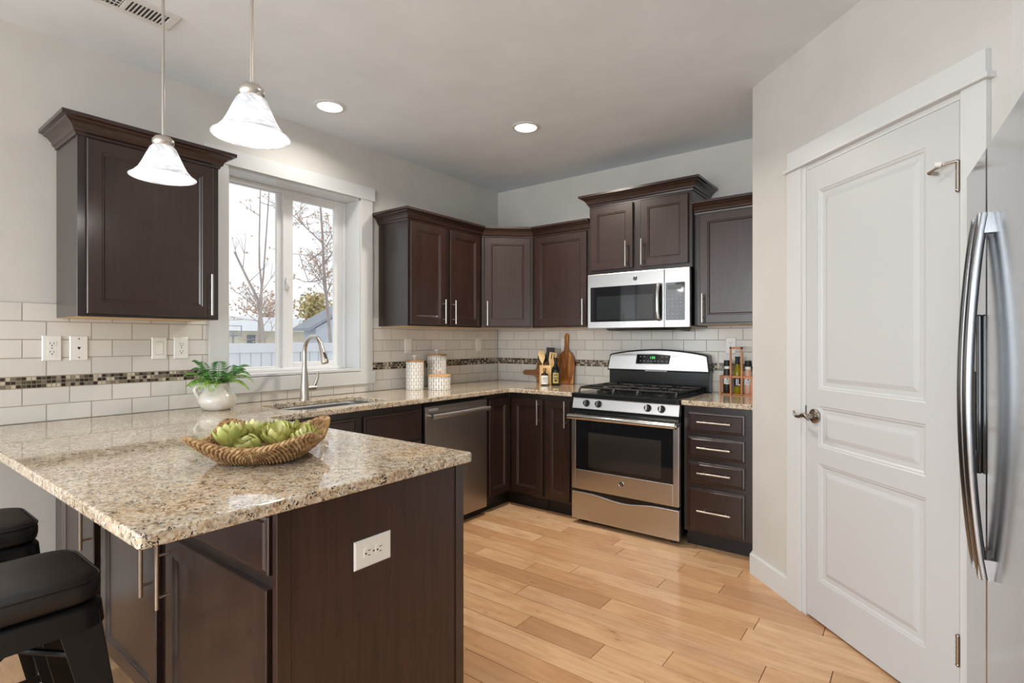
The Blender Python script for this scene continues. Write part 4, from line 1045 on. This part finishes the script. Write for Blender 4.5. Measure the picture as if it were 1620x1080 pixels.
def towards(c, d, z0, z1, w_, off=.0):
    """thin label curved patch facing the camera on a bottle of radius d at c"""
    a0 = math.atan2(cam.location.y-c[1], cam.location.x-c[0])+off; n = 10
    g = []
    for z in (z0, z1): g.append([(c[0]+math.cos(a0+w_*(i/n-.5))*d, c[1]+math.sin(a0+w_*(i/n-.5))*d, z) for i in range(n+1)])
    inn = [[(c[0]+math.cos(a0+w_*(i/n-.5))*(d-.0012), c[1]+math.sin(a0+w_*(i/n-.5))*(d-.0012), z) for i in range(n+1)] for z in (z0, z1)]
    mb = MB(); mb.loops([[*g[0], *inn[0][::-1]], [*g[1], *inn[1][::-1]]]); return mb
def bottle(name, label, cat, c, prof, mat, grp, caps, labels):
    t = thing(name, label, cat, c, 0, grp)
    b = obj('glass', MB().lathe(prof, c, 28), mat, t, smooth=True)
    for nm, pr, m_ in caps: obj(nm, MB().lathe(pr, c, 24), m_, t, smooth=True)
    for i, (r, z0, z1, w_, m_, marks) in enumerate(labels):
        lb = obj('label', towards(c, r+.0008, c[2]+z0, c[2]+z1, w_), m_, t)
        if marks:
            mm = MB()
            for (off, za, zb, ww) in marks: mm.add(towards(c, r+.0016, c[2]+za, c[2]+zb, ww, off))
            obj('print', mm, M_label if m_ in (M_labeldk,) else M_labeldk, lb)
    return t
cbt = (.712, -.268, CZ)
bottle('syrup_bottle', 'small dark bottle with white label in front of the utensil box', 'bottle', cbt, [(.030, 0), (.032, .004), (.032, .085), (.026, .095), (.011, .103), (.010, .120)], M_amber, None,
    [('stopper', [(.013, .116), (.013, .124), (.015, .126), (.015, .140), (.012, .142)], M_walnut)], [(.032, .010, .082, 2.3, M_label, [(0, .062, .065, .9), (0, .052, .0545, 1.0), (0, .044, .046, .8), (0, .030, .033, .6)])])
cbo = (.792, -.225, CZ)
bottle('olive_oil_bottle', 'tall dark olive oil bottle between small bottle and acacia board', 'bottle', cbo, [(.034, 0), (.036, .004), (.036, .125), (.030, .145), (.014, .165), (.0125, .190), (.0145, .192), (.0145, .197)], M_darkglass, None,
    [('cap', [(.0145, .197), (.015, .198), (.015, .226), (.013, .228)], M_silicone)], [(.036, .020, .105, 1.4, M_labelgold, [(0, .085, .092, .8), (0, .060, .066, 1.0), (0, .035, .05, .5)])])

# wooden bottle rack right of the range
kx0, kx1, ky0, ky1 = 2.075, 2.290, -.150, -.070
rk = thing('bottle_rack', 'orange-brown wooden bottle carrier with tall handle right of the range', 'rack', (2.18, -.11, CZ))
kr = MB(); b_ = .012; z_ = CZ+.0005
kr.box(kx0, kx1, ky0, ky1, z_, z_+.008)
for x in (kx0, kx1-b_):
    for y in (ky0, ky1-b_): kr.box(x, x+b_, y, y+b_, z_+.008, z_+.130)
for y in (ky0, ky1-b_): kr.box(kx0+b_, kx1-b_, y, y+b_, z_+.115, z_+.130)
for x in (kx0, kx1-b_): kr.box(x, x+b_, ky0+b_, ky1-b_, z_+.115, z_+.130)
obj('crate', kr, M_rackwood, rk, bevel=.001, seg=1)
hh_ = MB()
xa, xb = kx0+.069, kx0+.139
for x in (xa, xb): hh_.box(x, x+b_, ky0-.006, ky0, z_, z_+.325).box(x, x+b_, ky0, ky1, z_+.008, z_+.010)
hh_.box(xa, xb+b_, ky0-.006, ky0+.012, z_+.311, z_+.325)
obj('carrying_handle', hh_, M_rackwood, rk, bevel=.001, seg=1)
def grinder(x, fill, label):
    c = (x, -.108, CZ+.0090)
    return bottle('spice_grinder', label, 'spice grinder', c, [(.022, 0), (.024, .003), (.024, .150), (.018, .160), (.018, .168)], fill, 'spice grinders in the rack',
        [('collar', [(.0185, .166), (.0185, .184)], M_plate), ('grinder_cap', [(.021, .184), (.022, .186), (.021, .222), (.019, .224)], M_silicone)], [(.024, .062, .108, 2.2, M_label, [(0, .092, .099, .4), (0, .082, .0845, 1.2), (0, .074, .0765, .9), (0, .068, .0695, 1.1)])])
grinder(kx0+.040, M_pepper, 'black peppercorn grinder in the left slot of the wooden carrier')
grinder(kx1-.040, M_salt, 'pink salt grinder in the right slot of the wooden carrier')
bottle('oil_bottle', 'yellow oil bottle with black cap in the middle slot of the wooden carrier', 'bottle', ((kx0+kx1)/2, -.108, CZ+.0090), [(.022, 0), (.024, .003), (.024, .150), (.020, .165), (.0135, .185), (.013, .200)], M_oil, None,
    [('cap', [(.0145, .198), (.015, .200), (.014, .236), (.016, .238), (.016, .248), (.014, .250)], M_silicone)], [(.024, .050, .108, 2.4, M_labeldk, [(-.25, .058, .100, .22), (.15, .058, .100, .20), (.45, .056, .064, .55)])])

# ------------------------------------------------------------------ bar stools
def stool(loc, label):
    t = thing('bar_stool', label, 'stool', loc, 0, 'black metal bar stools')
    hw = .156; zt = .705
    cu_ = MB(); rings = []
    for ins, z, r in ((.014, zt-.062, .05), (.004, zt-.056, .055), (0, zt-.040, .06), (0, zt-.022, .06), (.004, zt-.010, .058), (.014, zt-.002, .05), (.030, zt+.001, .045), (.09, zt+.002, .02)):
        rings.append([(x, y, z) for x, y in rr(-hw+ins, hw-ins, -hw+ins, hw-ins, r)])
    cu_.loops(rings)
    cs_ = obj('seat_cushion', cu_, M_leather, t, world=False, smooth='all')
    obj('piping', MB().tube([(x, y, zt-.009) for x, y in rr(-hw+.002, hw-.002, -hw+.002, hw-.002, .06)], .0032, 8, closed=True), M_leather, cs_, world=False, smooth='all')
    sf = MB(); rings = []
    for ins, z, r in ((.022, zt-.0625, .04), (.006, zt-.068, .05), (0, zt-.074, .05), (-.004, zt-.122, .05), (.004, zt-.122, .05), (.008, zt-.080, .045)):
        rings.append([(x, y, z) for x, y in rr(-hw+ins, hw-ins, -hw+ins, hw-ins, r)])
    sf.loops(rings, True, True, False)
    obj('seat_frame', sf, M_metalblk, t, world=False, smooth=True)
    for sx in (-1, 1):
        for sy in (-1, 1):
            lg = MB(); top = Vector((sx*(hw-.014), sy*(hw-.014), zt-.075)); bot = Vector((sx*(hw+.062), sy*(hw+.062), .0005))
            # folded sheet leg: two wings meeting on the outer corner, wide at the top
            def wing(ax):
                g = []
                for tt in (0, .12, .5, 1):
                    c = top.lerp(bot, tt); wdt = .088*(1-tt)+.026*tt
                    a = c.copy(); b = c.copy(); b[ax] -= (sx if ax == 0 else sy)*wdt
                    th = Vector((0, 0, 0)); th[1-ax] = -(sy if ax == 0 else sx)*.004
                    g.append([a, b, b+th, a+th])
                lg.loops(g)
            wing(0); wing(1)
            obj('leg', lg, M_metalblk, t, world=False, bevel=.003)
    zb = .22; k_ = hw-.014+(.076)*(zt-.075-zb)/(zt-.075)
    fo = MB()
    for a in range(4):
        c, s_ = math.cos(a*math.pi/2), math.sin(a*math.pi/2); m2 = Matrix.Rotation(a*math.pi/2, 4, 'Z')
        fo.add(MB().box(-k_+.003, k_-.003, k_-.016, k_-.006, zb-.012, zb+.012), m2)
    obj('footrest', fo, M_metalblk, t, world=False, bevel=.003)
    zb = .50; k2 = hw-.014+(.076)*(zt-.075-zb)/(zt-.075)
    xb_ = MB().tube([(-k2+.02, -k2+.02, zb), (0, 0, zb+.03), (k2-.02, k2-.02, zb)], .008, 8).tube([(-k2+.02, k2-.02, zb), (0, 0, zb+.03), (k2-.02, -k2+.02, zb)], .008, 8)
    obj('cross_brace', xb_, M_metalblk, t, world=False, smooth=True)
    return t
s_ = stool((1.408, -3.640, 0), 'black metal bar stool with padded seat nearest the peninsula corner')
dup(s_, (.790, -3.640, 0), None, 'black metal bar stool with padded seat nearer the window wall, behind another stool')

# ------------------------------------------------------------------ outdoors
GZ = -.45
struct(obj('ground', MB().box(-60, -.23, -40, 60, GZ-.2, GZ), M_snow))
fn = thing('fence', 'white vinyl board fence outside the window', 'fence', (-6, 1, GZ))
obj('top_rail', MB().box(-6.03, -5.96, -4, 8, 1.072, 1.236).box(-6.03, -5.96, -4, 8, GZ+.08, GZ+.22), M_fence, fn, bevel=.006)
bd = MB(); y = -4
while y < 8: bd.box(-6.012, -5.99, y+.010, y+.174, GZ+.2, 1.08); bd.box(-6.035, -6.02, y-.008, y+.008, GZ+.2, 1.08); y += .186
obj('boards', bd, M_fence, fn)
for y in (-3.2, -.8, 1.6, 4.0, 6.4): obj('post', MB().box(-6.15, -6.031, y-.06, y+.06, GZ+.0005, 1.25), M_fence, fn)
hs = thing('house', 'cream house with a pale snowy roof behind the fence', 'house', (-20, 7, GZ))
obj('wall', MB().box(-22, -18, 3.0, 12.5, GZ+.0005, 1.70), M_cream, hs)
obj('roof', MB().prism([(-17.6, 1.66), (-20, 2.32), (-22.4, 1.66)], 2.6, 12.9, 'y'), M_roofsnow, hs)
obj('window', MB().box(-17.995, -17.96, 6.50, 6.82, 1.10, 1.50), M_housewin, hs)
ga = thing('garage', 'grey-blue sided garage with a gable roof right of the cream house', 'garage', (-14, 8, GZ))
gp = [(6.35, GZ+.0005), (9.4, GZ+.0005), (9.4, 1.75), (7.85, 2.50), (6.35, 1.70)]
obj('wall', MB().prism(gp, -13.7, -13, 'x'), M_blue, ga)
obj('roof', MB().prism([(6.02, 1.60), (7.85, 2.60), (9.75, 1.60), (9.75, 1.70), (7.85, 2.72), (6.02, 1.70)], -13.9, -12.85, 'x'), M_roofdk, ga)
hp_ = thing('basketball_hoop', 'basketball hoop standing beyond the fence', 'basketball hoop', (-12, 3.18, GZ))
obj('backboard', MB().add(ring(MB(), -12.02, -11.99, 2.95, 3.40, 1.40, 1.70, .02, .02)).add(ring(MB(), -12.015, -11.99, 3.08, 3.27, 1.42, 1.56, .012, .012)), M_roofdk, hp_)
obj('pole', MB().cyl((-12.1, 3.18, GZ), (-12.05, 3.18, 1.5), .03, n=8), M_roofdk, hp_)
obj('hoop_rim', MB().tube([(-11.85+.12*math.cos(i*.393), 3.18+.12*math.sin(i*.393), 1.44) for i in range(16)], .012, 6, closed=True), M_roofdk, hp_)
def tree(label, x, trunk, limbs, base_r, twigs=22, leaf=90, lmat=M_twig, spread=.9, name='tree'):
    y0 = trunk[0][0]
    t = thing(name, label, 'tree', (x, y0, GZ))
    mb = MB(); lv_ = MB()
    def P(p, k): return Vector((x+k, p[0], p[1]))
    segs = [[P(p, 0) for p in trunk]] + [[P(p, dx*i/(max(1, len(l)-1))) for i, p in enumerate(l)] for l, dx in limbs]
    for i, s in enumerate(segs):
        r0 = base_r if i == 0 else base_r*.42; n_ = len(s)
        mb.tube(s, [max(.006, r0*(1-.55*j/(n_-1)) if i == 0 else r0*(1-.75*j/(n_-1))) for j in range(n_)], 7)
    ends = []
    for _ in range(twigs):
        s = random.choice(segs); j = random.randrange(max(1, len(s)//2), len(s)); p = s[j].lerp(s[j-1], random.random())
        d = Vector((random.uniform(-1, 1), random.uniform(-1, 1), random.uniform(-.1, 1))).normalized(); L = random.uniform(.3, spread)
        q = p+d*L; m_ = p+d*L*.5+Vector((0, 0, -.03)); mb.tube([p, m_, q], [.010, .007, .004], 5); ends += [m_, q, p.lerp(q, .75)]
        for _k in range(2):
            d2 = (d+Vector((random.uniform(-1, 1), random.uniform(-1, 1), random.uniform(-.4, .8)))).normalized(); q2 = m_+d2*L*.5
            mb.tube([m_, q2], [.006, .003], 4); ends.append(q2)
    obj('trunk', mb, M_bark, t, smooth=True)
    for _ in range(leaf):
        if not ends: break
        c = random.choice(ends)+Vector([random.gauss(0, .05) for _ in range(3)]); u = Vector([random.uniform(-1, 1) for _ in range(3)]).normalized()*.045; v_ = u.orthogonal().normalized()*.018
        lv_.cur = random.uniform(.05, 1); b = lv_.vs([c-u, c-v_, c+u, c+v_]); lv_.face((b, b+1, b+2, b+3))
    if lv_.f:
        o = obj('leaves', lv_, lmat, t); o['kind'] = 'stuff'
    return t
tree('bare forked tree with a pinkish trunk outside the left pane', -9, [(2.37, GZ), (2.36, .97), (2.36, 1.55), (2.39, 2.21), (2.41, 2.55)], [([(2.41, 2.55), (2.33, 3.02), (2.3, 3.6), (2.3, 4.76), (2.29, 5.6)], .2), ([(2.41, 2.55), (2.47, 2.74), (2.56, 3.63), (2.67, 4.85), (2.75, 5.7)], -.2)], .062, 10, 60)
tree('thin bare sapling leaning left outside the left pane', -8.6, [(2.35, GZ), (2.30, .97), (2.22, 1.55), (2.12, 2.2), (1.86, 2.68), (1.6, 3.2)], [([(2.19, 1.84), (2.0, 2.05), (1.8, 2.18), (1.6, 2.3)], .2)], .045, 8, 14)
tree('small bare sapling right of the forked tree', -9.5, [(2.62, GZ), (2.62, 1.2), (2.66, 1.8), (2.66, 2.2)], [([(2.62, 1.1), (2.8, 1.4), (2.95, 1.68)], .1)], .03, 8, 10)
tree('bare tree with brown hanging leaves outside the right pane', -9, [(4.26, GZ), (4.24, 1.09), (4.2, 1.59), (4.11, 2.4), (4.03, 3.2), (4.01, 3.85), (3.94, 4.73), (3.87, 5.5)],
    [([(4.18, 1.91), (3.91, 2.87), (3.64, 3.29), (3.3, 3.51)], .4), ([(3.64, 3.29), (3.91, 3.54), (4.18, 4.04), (4.37, 4.4)], .4), ([(4.01, 3.77), (3.73, 4.05), (3.47, 4.32), (3.21, 4.58)], -.4), ([(4.03, 3.2), (4.3, 3.8), (4.5, 4.5)], .5), ([(4.11, 2.4), (4.4, 2.8), (4.7, 3.1)], -.5), ([(4.05, 2.9), (3.7, 2.75), (3.3, 2.7)], .3)], .05, 60, 420, M_twig, 1.0)
def bush(label, c, r, mat, n, twig=True):
    t = thing('leafy_tree', label, 'tree', (c[0], c[1], GZ)); mb = MB().tube([(c[0], c[1], GZ), (c[0], c[1]+.05, c[2])], [.09, .05], 6); lv_ = MB()
    for _ in range(26):
        d = Vector([random.gauss(0, 1) for _ in range(3)]).normalized(); q = Vector(c)+Vector((d.x*r[0], d.y*r[1], abs(d.z)*r[2])); mb.tube([(c[0], c[1], c[2]-r[2]*.7), q], [.02, .006], 4)
    obj('trunk', mb, M_bark, t)
    for _ in range(n):
        d = Vector([random.gauss(0, .55) for _ in range(3)]); p = Vector(c)+Vector((d.x*r[0], d.y*r[1], d.z*r[2])); u = Vector([random.uniform(-1, 1) for _ in range(3)]).normalized()*.09; v_ = u.orthogonal().normalized()*.05
        lv_.cur = random.uniform(.05, 1); b = lv_.vs([p-u, p-v_, p+u, p+v_]); lv_.face((b, b+1, b+2, b+3))
    o = obj('leaves', lv_, mat, t); o['kind'] = 'stuff'
bush('yellow-green leafy tree behind the garage roof', (-15.6, 7.95, 2.5), (.5, .45, .5), M_yellow, 900)
bush('grey twiggy tree behind the house, seen through the right pane', (-24, 10.6, 3.0), (1.2, 1.3, .9), M_twig, 500)
bush('grey twiggy tree behind the house, seen at the left window edge', (-24, 7.0, 2.7), (1.0, .9, .6), M_twig, 260)
